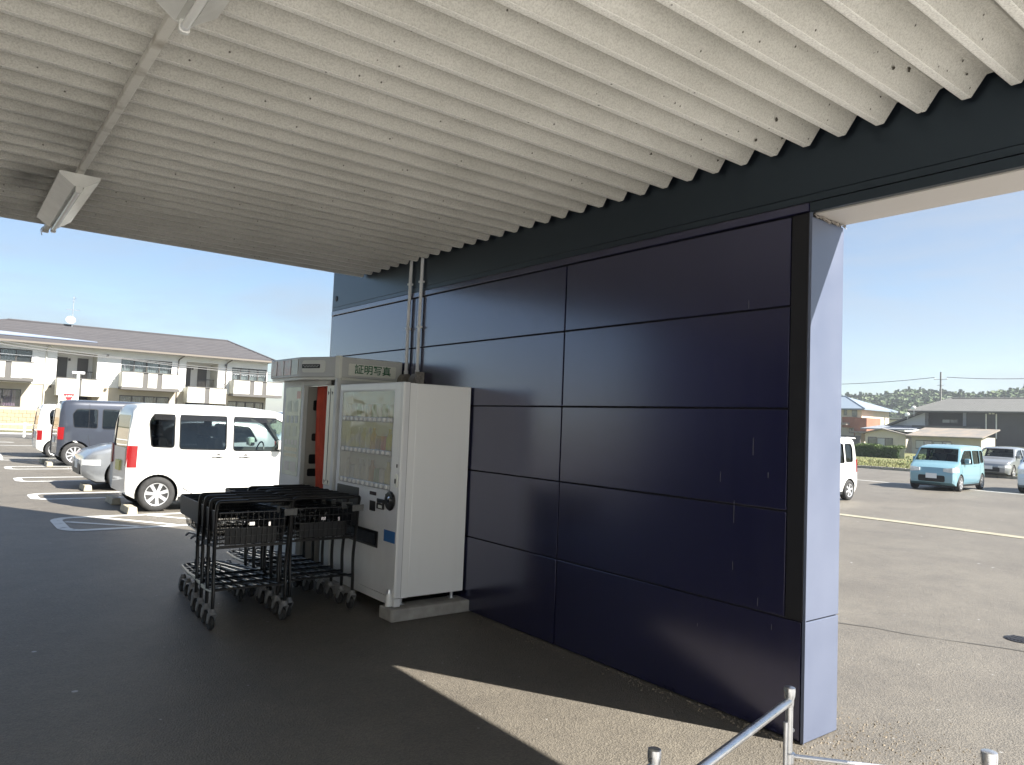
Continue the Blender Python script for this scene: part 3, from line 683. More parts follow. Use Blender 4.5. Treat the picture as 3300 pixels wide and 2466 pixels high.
# bowed header
plan = [(3.676,6.606),(3.0,6.606),(2.978,6.64),(2.80,7.07),(2.79,7.10),(2.79,7.90),(2.81,7.95),(2.93,8.06),(3.676,8.06)]
hd = B(MB().prism(plan, 2.005, 2.205, 'z'), 'header', M_BODY, bevel=.01)
B(MB().prism([(p[0]+(.02 if p[0] < 3.5 else 0), p[1]) for p in plan], 1.982, 2.004, 'z'), 'header_underside', M_SIGNW)
B(MB().prism([(2.985,6.594),(3.012,6.594),(2.995,6.605),(2.972,6.645),(2.963,6.64)], 1.995, 2.212, 'z'), 'header_corner', M_SIGNW)
sg = B(MB().prism(rrect(3.085,3.60,2.03,2.145,.012), 6.6015, 6.606, 'y'), 'sign_panel', M_SIGNW, bevel=.0015)
text_obj('lettering', '証明写真', .098, M_GREEN, bo, (3.345-BX, 6.6005-BY0, 2.088), (PI/2,0,0), .0008, 1.02, .001)
# angled front sign: plane through (2.978,6.64)-(2.80,7.07)
A0 = Vector((2.978,6.64,0)); A1 = Vector((2.80,7.07,0)); dv = (A1-A0).normalized(); nv = Vector((-dv.y,dv.x,0));
if nv.x > 0: nv = -nv
def slanted(poly, d0, d1, name, m):
    n = len(poly); b = MB(); v = []
    for d in (d0, d1):
        for (s, z) in poly: p = A0+dv*s+nv*d; v.append((p.x, p.y, z))
    b.add(v, [tuple(range(n)), tuple(range(n,2*n))[::-1]]+[(i,n+i,n+(i+1)%n,(i+1)%n) for i in range(n)])
    return B(b, name, m)
slanted(rrect(.15,.455,2.05,2.17,.03), -.002, .004, 'sign_panel', M_SIGNW)
slanted(rrect(.215,.455,2.092,2.132,.006), .0038, .006, 'logo_plate', M_DARK)
lw = (A1-A0).length
# script-like light strokes on the logo plate
px_, pts = .235, []
for k in range(34):
    t = k/33; pts.append(A0+dv*(.442-.21*t)+nv*.0068+Vector((0,0,2.112+.009*math.sin(t*34)*(1 if k % 5 else 1.5))))
bb = MB(); bb.tube(pts, .0022, 4); B(bb, 'logo_script', M_SIGNW)
for k in range(4):
    y0 = 7.13+k*.195
    B(MB().prism(rrect(y0,y0+.17,2.03,2.185,.01), 2.784, 2.789, 'x'), 'header_picture', mat('header_picture', [(.36,.33,.27),(.42,.16,.16),(.46,.20,.20),(.40,.17,.15)][k], rough=.2, col2=(.48,.45,.40), vscale=9))

# ---------------------------------------------------------------- shopping carts
M_STRAP = mat('worn_strap', (.20,.20,.20), rough=.28, metal=.6, var=.3, vscale=30)
def cart_proto():
    t = thing('shopping_cart', 'x', 'shopping cart', (0,0,0))
    def leg(s): return [(s*.275,.0,.135),(s*.275,.0,.27),(s*.276,.022,.44),(s*.283,.012,.60),(s*.29,-.012,.90)]
    l = leg(-1)+[(-.27,-.02,.955)]; r = leg(1)+[(.30,-.02,.955)]
    p = fillet(leg(-1)+[(-.285,-.02,.952),(.295,-.02,.952)]+leg(1)[::-1], .085, 6)
    b = MB(); b.tube(p, .0135, 8)
    b.tube([(-.278,.03,.60),(.278,.03,.60)], .008, 6); b.tube([(-.272,.01,.29),(.272,.01,.29)], .009, 6)
    for s in (-1,1): b.tube(fillet([(s*.272,.01,.275),(s*.26,.30,.255),(s*.19,.80,.225)], .1), .0115, 7)
    b.tube(fillet([(-.19,.80,.225),(-.15,.86,.225),(.15,.86,.225),(.19,.80,.225)], .04), .0115, 7)
    for s in (-1,1): b.tube(fillet([(s*.283,.02,.62),(s*.25,.40,.585),(s*.235,.55,.54)], .1), .010, 6)
    b.build('frame', M_BLACK, t, smooth=True)
    MB().tube([(-.06,-.021,.953),(.235,-.021,.953)], .0175, 10).build('handle_grip', M_BLACKPL, t, smooth=True)
    # basket
    def rim(z, f):  # trapezoid loop
        yr, yf, wr, wf = .03+.02*f, .88-.14*f, .272-.02*f, .215-.03*f
        return yr, yf, wr, wf
    b = MB(); Z1, Zb = .868, .625
    for z, f, rad in ((Z1,0,.007),(.80,.33,.003),(.715,.66,.003),(Zb,1,.005)):
        yr, yf, wr, wf = rim(z, f); zz = z-.0
        b.tube(fillet([(-wr,yr,zz),(-wf,yf,zz-.02),(wf,yf,zz-.02),(wr,yr,zz)], .05, 3), rad, 5)
    yr, yf, wr, wf = rim(Z1,0); yr2, yf2, wr2, wf2 = rim(Zb,1)
    for i in range(15):
        u = i/14
        for s in (-1,1):
            a = (s*(wr+(wf-wr)*u), yr+(yf-yr)*u, Z1-.02*u); c = (s*(wr2+(wf2-wr2)*u), yr2+(yf2-yr2)*u, Zb-.02*u)
            b.tube([a,c], .0026, 4, cap=False)
    for i in range(9):
        u = -1+2*i/8
        b.tube([(u*wf,yf,Z1-.02),(u*wf2,yf2,Zb-.02),(u*wr2,yr2,Zb)], .0026, 4, cap=False)
    for i in range(1,9):
        u = i/9; w = wr2+(wf2-wr2)*u; y = yr2+(yf2-yr2)*u
        b.tube([(-w,y,Zb-.02*u),(w,y,Zb-.02*u)], .0026, 4, cap=False)
    b.build('basket', M_BLACK, t)
    # plastic guard band round the basket rim
    b = MB()
    for s in (-1,1):
        a0 = (s*(wr+.004), yr+.03, Z1+.008); a1 = (s*(wf+.004), yf, Z1-.012)
        for (q0, q1) in ((a0,a1),):
            o_ = s*.006
            b.add([q0,q1,(q1[0]-s*.012,q1[1],q1[2]-.165),(q0[0]-s*.012,q0[1],q0[2]-.165),
                   (q0[0]+o_,q0[1],q0[2]),(q1[0]+o_,q1[1],q1[2]),(q1[0]-s*.012+o_,q1[1],q1[2]-.165),(q0[0]-s*.012+o_,q0[1],q0[2]-.165)],
                  [(0,1,2,3),(7,6,5,4),(0,4,5,1),(1,5,6,2),(2,6,7,3),(3,7,4,0)])
    b.box(-wf, wf, yf, yf+.008, Z1-.16, Z1-.005)
    b.build('guard_band', M_BLACKPL, t)
    # rear gate hinged at the top
    b = MB(); b.tube([(-.26,0,0),(.26,0,0)], .005, 5); b.tube([(-.245,0,-.25),(.245,0,-.25)], .005, 5)
    for z in (-.06,-.12,-.18): b.tube([(-.258,0,z),(.258,0,z)], .003, 4)
    for i in range(13):
        x = -.25+.5*i/12; b.tube([(x,0,0),(x*.98,0,-.25)], .0028, 4, cap=False)
    gt = b.build('rear_gate', M_BLACK, t, loc=(0,.025,.862))
    b = MB(); b.box(-.20,.20,.012,.02,-.245,-.12); b.build('seat_flap', M_BLACKPL, gt, bevel=.006)
    b = MB(); b.box(-.03,.01,-.012,-.004,-.10,-.075); b.build('chrome_clip', M_CHROME, gt); MB().box(.12,.135,-.012,-.004,-.11,-.08).build('chrome_clip', M_CHROME, gt)
    # lower wire shelf and hooks
    b = MB()
    for i in range(8):
        u = -1+2*i/7; b.tube([(u*.22,.02,.295),(u*.21,.35,.262),(u*.15,.84,.232)], .0034 if i % 2 else .0045, 5)
    for y, w in ((.10,.262),(.20,.258),(.34,.25),(.5,.228),(.66,.205)):
        b.tube([(-w,y,.285-.06*y),(w,y,.285-.06*y)], .004, 5)
    for x in (-.11,-.03): b.tube(fillet([(x-.025,.60,.25),(x-.025,.60,.325),(x+.025,.60,.325),(x+.025,.60,.25)], .024, 4), .004, 5)
    for x in (-.13,-.05,.05,.13):
        b.add([(x-.009,.03,.298),(x+.009,.03,.298),(x*.8+.009,.80,.238),(x*.8-.009,.80,.238),(x-.009,.03,.294),(x+.009,.03,.294),(x*.8+.009,.80,.234),(x*.8-.009,.80,.234)], [(0,1,2,3),(7,6,5,4),(0,4,5,1),(1,5,6,2),(2,6,7,3),(3,7,4,0)], 1)
    b.build('lower_shelf', [M_BLACK, M_STRAP] if True else mat('worn_black_wire', (.05,.05,.052), rough=.22, spec=.8), t)
    # casters
    def caster(x, y, sc):
        b = MB()
        b.lathe([(.017*sc,.150),(.019*sc,.138),(.026*sc,.128),(.026*sc,.118)], 10, Matrix.Translation((0,0,0)))
        for s in (-1,1): b.prism(rpoly([(-.032,.118),(.024,.118),(.040,.055),(.026,.042),(.010,.05)], .012), s*.021-.004, s*.021+.004, 'x')
        b.box(-.021,.021,-.026,.022,.113,.122)
        c = b.build('caster', M_CAST, t, loc=(x,y,0), bevel=.002); c.scale = (1.12,1.12,1.06)
        w = MB(); w.lathe([(.0,-.015),(.018,-.015),(.030,-.014),(.042,-.015),(.047,-.009),(.047,.009),(.042,.015),(.030,.014),(.018,.015),(0,.015)], 18, Matrix.Translation((0,.026,.047)) @ Matrix.Rotation(PI/2,4,'Y'))
        w.build('wheel', M_RUBBER, c, smooth=True)
    for s in (-1,1): caster(s*.275,0,1); caster(s*.185,.76,1)
    # small number plate on the frame
    MB().box(.225,.33,-.034,-.028,.83,.885).build('tag_plate', mat('worn_plate', (.12,.12,.115), rough=.5, var=.2, vscale=30), t, bevel=.003)
    return t
cart = cart_proto()
ord_ = ['first', 'second', 'third', 'fourth', 'fifth', 'sixth']
def place_cart(o, x, y, label, front, group):
    o.location = (x, y, 0); o.rotation_euler = (0,0,rnd.uniform(-.012,.012)); o['label'] = label; o['group'] = group
    for ch in o.children:
        if ch.name.startswith('rear_gate') and not front:
            ch.rotation_euler = (R(34),0,0)
            for gch in list(ch.children):
                if gch.name.startswith('seat_flap'): bpy.data.objects.remove(gch)
first = True
row1 = ['nearest black shopping cart of the row on the open asphalt side','second black cart from the front of the row on the open side','third black cart from the front of the row on the open side','rearmost black cart of the shorter row on the open side']
row2 = ['nearest black shopping cart of the row touching the vending machine','second black cart from the front beside the vending machine','third black cart from the front of the vending machine row','fourth black cart from the front of the vending machine row','fifth black cart of the row, passing in front of the booth','rearmost black cart of the longer row, in front of the booth']
copies = []
for i, l in enumerate(row1): copies.append((1.965+.012*i, 5.745+.195*i, l, i == 0))
for i, l in enumerate(row2): copies.append((2.585-.008*i, 5.83+.195*i, l, i == 0))
protos = [cart]+[copy_tree(cart) for _ in copies[1:]]
for o, (x, y, l, fr) in zip(protos, copies): place_cart(o, x, y, l, fr, 'nested black shopping carts')

# ---------------------------------------------------------------- pipe barriers in the foreground
def rail_unit(label, base, dirv, length, zt, with_low=False, low_to=None):
    t = thing('pipe_barrier', label, 'barrier', (base[0],base[1],0), group='galvanised pipe barriers in front')
    u = Vector((dirv[0],dirv[1],0)).normalized()
    MB().lathe([(0,0),(.0135,0),(.0135,zt-.05),(0,zt-.05)], 14).build('post', M_GALV, t, smooth=True)
    MB().lathe([(.0140,zt-.07),(.0155,zt-.06),(.0155,zt-.045),(.0195,zt-.03),(.0205,zt-.012),(.0195,zt-.0015),(.014,zt+.001),(0,zt+.0015)], 18).build('post_cap', M_GALV, t, smooth=True)
    p = [Vector((0,0,zt-.05)), u*(length*.5)+Vector((0,0,zt-.055)), u*length+Vector((0,0,zt-.06)), u*(length+.05)+Vector((0,0,zt-.2)), u*(length+.06)+Vector((0,0,.0))]
    MB().tube(fillet(p, .09, 7), .0145, 14).build('top_rail', M_GALV, t, smooth=True)
    b = MB(); b.lathe([(.015,zt-.27),(.019,zt-.268),(.019,zt-.235),(.015,zt-.233)], 14); b.tube([(-.028,0,zt-.25),(.034,0,zt-.25)], .006, 8); b.lathe([(0,0),(.011,0),(.011,.008),(0,.008)], 6, Matrix.Translation((.024,0,zt-.25)) @ Matrix.Rotation(PI/2,4,'Y'))
    b.build('clamp', M_GALV, t, smooth=True)
    MB().lathe([(0,0),(.008,0),(.006,.005),(0,.006)], 10, Matrix.Translation((.012,-.006,zt-.155)) @ Matrix.Rotation(PI/2,4,'Y')).build('bolt', M_GALV, t, smooth=True)
    MB().tube([tuple(-Vector((u.x,u.y,0))*-.026+Vector((0,.004,0))), tuple(u*.026+Vector((0,.004,zt-.12)))], .0075, 10).build('slim_post', M_GALV, t, smooth=True)
    if low_to:
        MB().tube([(0,0,zt-.245),(low_to[0]-base[0],low_to[1]-base[1],low_to[2])], .0075, 10).build('tie_bar', M_GALV, t, smooth=True)
    return t
rail_unit('pipe barrier whose capped post stands nearest the navy wall end', (2.53,1.54), (-.80,-.17), .80, .70, low_to=(3.22,1.03,.38))
rail_unit('pipe barrier at the bottom edge, its capped post left of the others', (1.70,1.46), (-.80,-.17), .80, .70)
rail_unit('pipe barrier with pale sunlit cap in the bottom right corner', (2.28,.80), (-.80,-.17), .8, .80)
# ---------------------------------------------------------------- cars
def lerp_prof(pr, x):
    if x <= pr[0][0]: return pr[0][1]
    for (a, b) in zip(pr, pr[1:]):
        if x <= b[0]: return a[1]+(b[1]-a[1])*(x-a[0])/(b[0]-a[0])
    return pr[-1][1]
class Body:
    def __init__(s, L, W, H, belt, top, tum=.13, lean=.05, zb=.17, nose=.10):
        s.L, s.W, s.H, s.belt, s.top, s.tum, s.lean, s.zb, s.nose = L, W, H, belt, top, tum, lean, zb, nose
    def hw(s, x):
        u = abs(2*x/s.L); e = max(0, (u-.72)/.28); k = s.nose*1.5 if x > 0 else s.nose
        return s.W/2*(1-k*e*e*e)
    def wz(s, z):
        if z < .38: return .94+.06*max(0,(z-s.zb))/(.38-s.zb)
        if z < s.belt: return 1-.025*((z-.38)/(s.belt-.38))**2
        return .975-s.tum*((z-s.belt)/(s.H-s.belt))
    def side(s, x, z): return s.hw(x)*s.wz(z)
    def shift(s, x, z):
        u = abs(2*x/s.L)**8
        k = s.lean*max(0,(z-.75)/(s.H-.75))*u + .06*max(0,(.36-z)/.2)*u
        return x-math.copysign(k, x)
    def loft(s, inset=0, x0=None, x1=None, zlow=None):
        xs = sorted(set([round(-s.L/2+s.L*i/34, 3) for i in range(35)]+[p[0] for p in s.top]))
        a = s.top[0][0] if x0 is None else x0; b_ = s.top[-1][0] if x1 is None else x1
        xs = [x for x in xs if a < x < b_]; xs = [a]+xs+[b_]
        FR = [0,.05,.16,.28,.42,.55,.66,.76,.85,.92,.965,.99]
        b = MB(); n = None
        for x in xs:
            zt = lerp_prof(s.top, x)-inset; z0 = s.zb if zlow is None else zlow
            u = abs(2*x/s.L)
            if zlow is None: z0 += .10*max(0,(u-.88)/.12)
            half = []
            for f in FR:
                z = z0+(zt-z0)*f; cf = 1.0
                if f == .92: cf = .995
                if f == .965: cf = .975
                if f == .99: cf = .93
                half.append((s.shift(x,z), (s.side(x,z)-inset)*cf, z))
            wt = s.side(x,zt)-inset
            half += [(s.shift(x,zt), wt*.84, zt+.004), (s.shift(x,zt), wt*.45, zt+.018)]
            ring = half+[(s.shift(x,zt),0,zt+.022)]+[(p[0],-p[1],p[2]) for p in half[::-1]]
            n = len(ring); b.v += ring
        m = len(xs)
        for i in range(m-1):
            for k in range(n):
                kk = (k+1) % n; b.f.append((i*n+k, i*n+kk, (i+1)*n+kk, (i+1)*n+k)); b.m.append(0)
        b.f.append(tuple(range(n))[::-1]); b.m.append(0); b.f.append(tuple((m-1)*n+k for k in range(n))); b.m.append(0)
        return b
def boolean_cut(obj, cutters):
    tmp = []
    for c in cutters:
        m = obj.modifiers.new('cut','BOOLEAN'); m.operation = 'DIFFERENCE'; m.solver = 'EXACT'; m.object = c
        try: m.material_mode = 'TRANSFER'
        except Exception: pass
        tmp.append(c)
    bpy.context.view_layer.update()
    dg = bpy.context.evaluated_depsgraph_get()
    me = bpy.data.meshes.new_from_object(obj.evaluated_get(dg)); old = obj.data
    obj.modifiers.clear(); obj.data = me
    for c in tmp: bpy.data.objects.remove(c)
    return me
M_SHUT = mat('panel_gap', (.02,.02,.022), rough=.8)
M_RIM = mat('alloy_rim', (.60,.61,.63), rough=.28, metal=.6)
M_RIMDARK = mat('rim_dark', (.04,.04,.042), rough=.6)
M_RED = mat('tail_lamp_red', (.26,.012,.014), rough=.2, spec=.6)
M_HEAD = mat('head_lamp_clear', (.66,.68,.68), rough=.08, spec=.8, var=.15, vscale=12)
M_PLATE = mat('number_plate', (.72,.66,.25), rough=.5); M_PLATEW = mat('number_plate_white', (.72,.73,.72), rough=.5)
M_SEAT = mat('seat_cloth', (.10,.095,.09), rough=.9)
def paint(name, c, flake=0): return mat(name, c, rough=.28, spec=.5, coat=.8, coat_rough=.04, metal=flake)
def car(name, label, cat, loc, rz, P, bodymat, windows, wind, rear, wheels, r, rimstyle=5, head=True, seats=True, plate=M_PLATEW, tailz=(.72,1.05), headz=(.62,.80), seams=(), handles=(), mirror=None, grille=True, glass_front=None, visor=False, spoiler=False):
    t = thing(name, label, cat, (0,0,0), 0)
    b = P.loft(); bd = b.build('body', [bodymat, M_INT], t, smooth=True, angle=32)
    cut = []
    wx0, wx1 = wind   # windscreen base and head, local x
    cav = P.loft(inset=.055, x0=-P.L/2+.10, x1=wx0-.06, zlow=.48); cav.m = [1]*len(cav.f)
    cut.append(cav.build('cut_cavity', [bodymat, M_INT]))
    for (poly, gl) in windows:
        q = MB().prism(rpoly(poly, .05, 3), -P.W, P.W, 'y'); q.m = [1]*len(q.f); cut.append(q.build('cut_window', [bodymat, M_INT]))
    # windscreen cutter follows the slope
    z0, z1 = lerp_prof(P.top, wx0), lerp_prof(P.top, wx1)
    sl = Vector((wx1-wx0, 0, z1-z0)); sn = Vector((-sl.z, 0, sl.x)).normalized()
    if sn.x < 0: sn = -sn
    ln = sl.length; wa, wb = P.side(wx0,z0)*.90, P.side(wx1,z1)*.86
    base = Vector((wx0,0,z0)); d = sl.normalized()
    quad = [base+d*.03+Vector((0,-wa,0)), base+d*.03+Vector((0,wa,0)), base+d*(ln-.04)+Vector((0,wb,0)), base+d*(ln-.04)+Vector((0,-wb,0))]
    pr = MB(); vv = [p+sn*.14 for p in quad]+[p-sn*.16 for p in quad]
    pr.add([tuple(p) for p in vv], [(0,1,2,3),(7,6,5,4),(0,4,5,1),(1,5,6,2),(2,6,7,3),(3,7,4,0)], 1)
    o = pr.build('cut_screen', [bodymat, M_INT]); bm = bmesh.new(); bm.from_mesh(o.data); bmesh.ops.recalc_face_normals(bm, faces=bm.faces); bm.to_mesh(o.data); bm.free(); cut.append(o)
    if rear:
        rw = P.side(-P.L/2+.05, rear[1])*.86
        q = MB().prism(rrect(-rw, rw, rear[0], rear[1], .06), -P.L/2-.2, -P.L/2+.2, 'x'); q.m = [1]*len(q.f); cut.append(q.build('cut_rear', [bodymat, M_INT]))
    for wx in wheels:
        for s in (-1,1):
            q = MB(); q.lathe([(r*1.16,-.24),(r*1.16,.3)], 28, Matrix.Translation((wx, s*P.W/2, r)) @ Matrix.Rotation(PI/2,4,'X'), 1); cut.append(q.build('cut_arch', [bodymat, M_INT]))
    for c in cut:
        bm = bmesh.new(); bm.from_mesh(c.data); bmesh.ops.recalc_face_normals(bm, faces=bm.faces); bm.to_mesh(c.data); bm.free()
    bm = bmesh.new(); bm.from_mesh(bd.data); bmesh.ops.recalc_face_normals(bm, faces=bm.faces); bm.to_mesh(bd.data); bm.free()
    me = boolean_cut(bd, cut)
    me.polygons.foreach_set('use_smooth', [True]*len(me.polygons))
    try: me.set_sharp_from_angle(angle=R(30))
    except Exception: pass
    # panes
    for (poly, gl) in windows:
        q = rpoly(poly, .05, 3)
        for s in (-1,1):
            b = MB(); v = [(x, s*(P.side(x,z)-.016), z) for (x,z) in q]; b.add(v, [tuple(range(len(v)))[::(1 if s < 0 else -1)]]); b.build('window', gl, t)
            b = MB(); b.tube([(x, s*(P.side(x,z)-.004), z) for (x,z) in q], .011, 4, closed=True); b.build('window_frame', M_BLACKPL, t)
    b = MB(); b.add([tuple(p-sn*.008) for p in quad], [(0,1,2,3)]); b.build('windscreen', glass_front or M_GLASS, t)
    if rear:
        b = MB(); b.add([(P.shift(-P.L/2,z)+.012, y, z) for (y,z) in rrect(-rw,rw,rear[0],rear[1],.06)], [tuple(range(20))[::-1]]); b.build('rear_window', M_GLASSD, t)
    # lower trim: sills and bumper undersides
    for s in (-1,1):
      b = MB(); b.prism([(wheels[1]+r*1.2,.16),(wheels[0]-r*1.2,.16),(wheels[0]-r*1.2,.23),(wheels[1]+r*1.2,.23)][::-1], s*(P.W/2*.955)-.012, s*(P.W/2*.955)+.012, 'y')
      b.build('sill', M_BLACKPL, t)
    MB().box(-P.L/2+.25, P.L/2-.25, -P.W/2*.8, P.W/2*.8, .14, .2).build('underbody', M_INT, t)
    # wheels
    for wx in wheels:
        for s in (-1,1):
            Mx = Matrix.Rotation(-s*PI/2, 4, 'X')
            w = MB(); w.lathe([(r*.62,-.08),(r*.90,-.085),(r,-.06),(r,.06),(r*.93,.078),(r*.80,.086),(r*.66,.082),(r*.62,.07)], 32, Mx)
            wo = w.build('wheel', M_RUBBER, t, smooth=True, loc=(wx, s*(P.W/2-.085), r), angle=50)
            q = MB(); q.lathe([(r*.65,.055),(r*.67,.082),(r*.61,.076),(r*.58,.05),(r*.56,.03)], 32, Mx)
            q.lathe([(0,.05),(r*.17,.052),(r*.19,.075),(r*.10,.082),(0,.083)], 16, Mx)
            for kx in range(rimstyle):
                a = 2*PI*kx/rimstyle+.3; m2 = Mx @ Matrix.Rotation(a,4,'Z'); ww = r*(.13 if rimstyle < 8 else .085)
                vs_ = [(r*.12,-ww*.75,.05),(r*.6,-ww,.05),(r*.6,ww,.05),(r*.12,ww*.75,.05),(r*.12,-ww*.6,.079),(r*.6,-ww*.75,.073),(r*.6,ww*.75,.073),(r*.12,ww*.6,.079)]
                q.add([tuple(m2 @ Vector(p)) for p in vs_], [(3,2,1,0),(4,5,6,7),(0,1,5,4),(1,2,6,5),(2,3,7,6),(3,0,4,7)])
            q.build('rim', M_RIM, wo, smooth=True, angle=30)
            q = MB(); q.lathe([(0,.02),(r*.6,.025),(r*.6,.022),(0,.015)], 24, Mx); q.build('brake_disc', M_RIMDARK, wo)
    # lamps
    xr = -P.L/2
    for s in (-1,1):
        def patch(nm, m, x0, x1, za, zb2, off):
            b = MB(); nx, nz = 5, 4
            for i in range(nx+1):
                for j in range(nz+1):
                    x = x0+(x1-x0)*i/nx; z = za+(zb2-za)*j/nz
                    b.v.append((P.shift(x,z), s*(P.side(x,z)+off), z))
            for i in range(nx):
                for j in range(nz):
                    a = i*(nz+1)+j; b.f.append((a,a+1,a+nz+2,a+nz+1)); b.m.append(0)
            return b
        b = patch('tail', M_RED, xr+.01, xr+.14, tailz[0], tailz[1], .004)
        zz0, zz1 = tailz; yy0, yy1 = P.side(xr,.8)+.002, P.side(xr,.8)-.12
        b.prism([(s*yy0,zz0),(s*yy1,zz0+.02),(s*yy1,zz1-.02),(s*yy0,zz1)] if s > 0 else [(s*yy0,zz0),(s*yy0,zz1),(s*yy1,zz1-.02),(s*yy1,zz0+.02)], xr-.012+P.lean*.2, xr+.03, 'x')
        b.build('tail_lamp', M_RED, t, smooth=True)
        if head:
            xf = P.L/2
            b = patch('head', M_HEAD, xf-.30, xf-.005, headz[0]+.02, headz[1], .006)
            y0, y1 = P.side(xf,.7)+.005, P.side(xf,.7)-.27
            b.prism([(s*y0,headz[0]),(s*y1,headz[0]+.03),(s*y1,headz[1]-.03),(s*y0,headz[1])], xf-.05, xf+.004-P.lean*0, 'x')
            b.build('headlight', M_HEAD, t, smooth=True)
    if grille:
        xf = P.L/2; MB().prism(rrect(-P.W*.27,P.W*.27,.29,.50,.06), xf-.05, xf+.006, 'x').build('grille', M_BLACKPL, t, bevel=.01)
        MB().prism(rrect(-.165,.165,.40,.56,.01), xf-.02, xf+.014, 'x').build('number_plate', plate, t)
    MB().prism(rrect(-.165,.165,.62,.785,.01), xr-.012, xr+.05, 'x').build('number_plate', plate, t)
    for s in (-1,1):
        for path in seams:
            b = MB(); b.tube([(x, s*(P.side(x,z)-.001), z) for (x,z) in path], .005, 4); b.build('door_gap', M_SHUT, t)
        for (x, z) in handles:
            y = P.side(x,z)
            b = MB(); b.tube([(x-.10,s*(y-.005),z),(x-.08,s*(y+.022),z+.004),(x+.08,s*(y+.022),z+.004),(x+.10,s*(y-.005),z)], .012, 8); b.build('door_handle', bodymat, t, smooth=True)
            b = MB(); b.lathe([(.045,0),(.02,.0025),(0,.003)], 14, Matrix.Translation((x+.01,s*(y-.0005),z)) @ Matrix.Rotation(-s*PI/2,4,'X')); b.build('handle_recess', M_SHUT, t)
        if mirror:
            x, z = mirror; y = P.side(x,z)
            b = MB(); b.box(x-.05,x+.06,s*(y+.07)-.085,s*(y+.07)+.085,z-.02,z+.15); mo = b.build('mirror', bodymat, t, bevel=.035, seg=3)
            MB().box(x-.056,x-.045,s*(y+.07)-.07,s*(y+.07)+.07,z,z+.135).build('mirror_glass', M_CHROME, mo)
            MB().box(x-.02,x+.05,min(s*(y-.02),s*(y+.03)),max(s*(y-.02),s*(y+.03)),z-.005,z+.05).build('mirror_arm', M_BLACKPL, t)
    if visor:
        for (poly, gl) in windows:
            zt = max(p[1] for p in poly); xa = min(p[0] for p in poly if p[1] > zt-.03); xb = max(p[0] for p in poly if p[1] > zt-.03)
            for s in (-1,1):
                b = MB(); b.add([(xa,s*(P.side(xa,zt)+.004),zt+.01),(xb,s*(P.side(xb,zt)+.004),zt+.01),(xb,s*(P.side(xb,zt)+.022),zt-.085),(xa,s*(P.side(xa,zt)+.022),zt-.085)], [(0,1,2,3)])
                o = b.build('door_visor', glassmat('visor_acrylic', (.25,.25,.26), opac=.3, opcol=(.05,.05,.05)), t)
    if spoiler:
        MB().prism([(xr-.16,P.H-.035),(xr+.32,P.H-.015),(xr+.32,P.H+.012),(xr-.14,P.H-.002)], -P.W*.36, P.W*.36, 'y').build('roof_spoiler', bodymat, t, bevel=.008)
    if seats:
        for x in (.02, -.85):
            for s in (-1,1):
                o = MB().prism(rpoly([(x-.25,.48),(x+.25,.48),(x+.25,.62),(x-.10,.66),(x-.26,1.18),(x-.38,1.15),(x-.30,.62)], .05), s*.33-.23, s*.33+.23, 'y').build('seat', M_SEAT, t, bevel=.02)
                MB().prism(rpoly([(x-.40,1.2),(x-.28,1.2),(x-.30,1.38),(x-.40,1.38)], .03), s*.33-.13, s*.33+.13, 'y').build('headrest', M_SEAT, o, bevel=.02)
        b = MB(); cx = .52
        b.tube([(cx-.02+.07*math.sin(a)*.4-.0, -.33+.18*math.cos(a), .96+.165*math.sin(a)) for a in [2*PI*i/18 for i in range(18)]], .014, 6, closed=True)
        b.tube([(cx-.0,-.33-.16,.96),(cx-.0,-.33+.16,.96)], .016, 6); b.tube([(cx,-.33,.96),(cx+.25,-.33,.85)], .025, 6)
        b.build('steering_wheel', M_BLACKPL, t, smooth=True)
        MB().prism(rpoly([(.62,.6),(.62,.92),(.80,.96),(1.0,.93),(1.0,.6)], .04), -P.W/2+.16, P.W/2-.16, 'y').build('dashboard', M_INT, t)
    t.location = loc; t.rotation_euler = (0,0,rz)
    return t
def tallbox(L, H, W, belt=1.02, hood=1.0):   # tall one-box kei outline
    h = L/2
    return Body(L, W, H, belt, [(-h,H-.30),(-h+.03,H-.12),(-h+.10,H-.045),(-h+.3,H-.015),(-.4,H),(h-1.42,H-.012),(h-1.05,H-.05),(h-.86,H-.10),(h-.44,hood+.06),(h-.36,hood),(h-.2,hood-.06),(h-.07,hood-.15),(h,hood-.32)], tum=.10, lean=.06)
def hatch(L, H, W, belt=.95, hood=.92):
    h = L/2
    return Body(L, W, H, belt, [(-h,belt-.05),(-h+.05,belt+.06),(-h+.32,H-.14),(-h+.55,H-.05),(-.5,H),(.1,H-.02),(.38,H-.07),(h-1.02,hood+.03),(h-.92,hood),(h-.5,hood-.07),(h-.18,hood-.17),(h-.04,hood-.28),(h,hood-.40)], tum=.17, lean=.08, nose=.14)
def kei_windows(P, g2=M_GLASSD, g1=M_GLASS):
    h = P.L/2; zt = P.H-.17; zb = P.belt
    return [([(-h+.34,zb+.01),(-h+.30,zt-.12),(-h+.36,zt),(-h+.68,zt),(-h+.68,zb-.0)], g2),
            ([(-h+.76,zb-.02),(-h+.76,zt),(-h+1.50,zt),(-h+1.50,zb-.03)], g2),
            ([(-h+1.62,zb-.04),(-h+1.62,zt),(h-1.05,zt-.01),(h-.80,zt-.14),(h-.52,zb+.06),(h-.55,zb-.04)], g1)]
def kei_seams(P):
    h = P.L/2
    return [[(-h+1.56,P.H-.1),(-h+1.56,.26)], [(-h+.72,P.H-.1),(-h+.72,.80),(-h+.78,.55),(-h+.86,.36),(-h+1.0,.27)], [(h-.60,P.belt-.03),(h-.66,.6),(h-.80,.27)], [(-h+.95,.265),(h-.8,.265)], [(-h+.2,.82),(-h+1.5,.80)]]
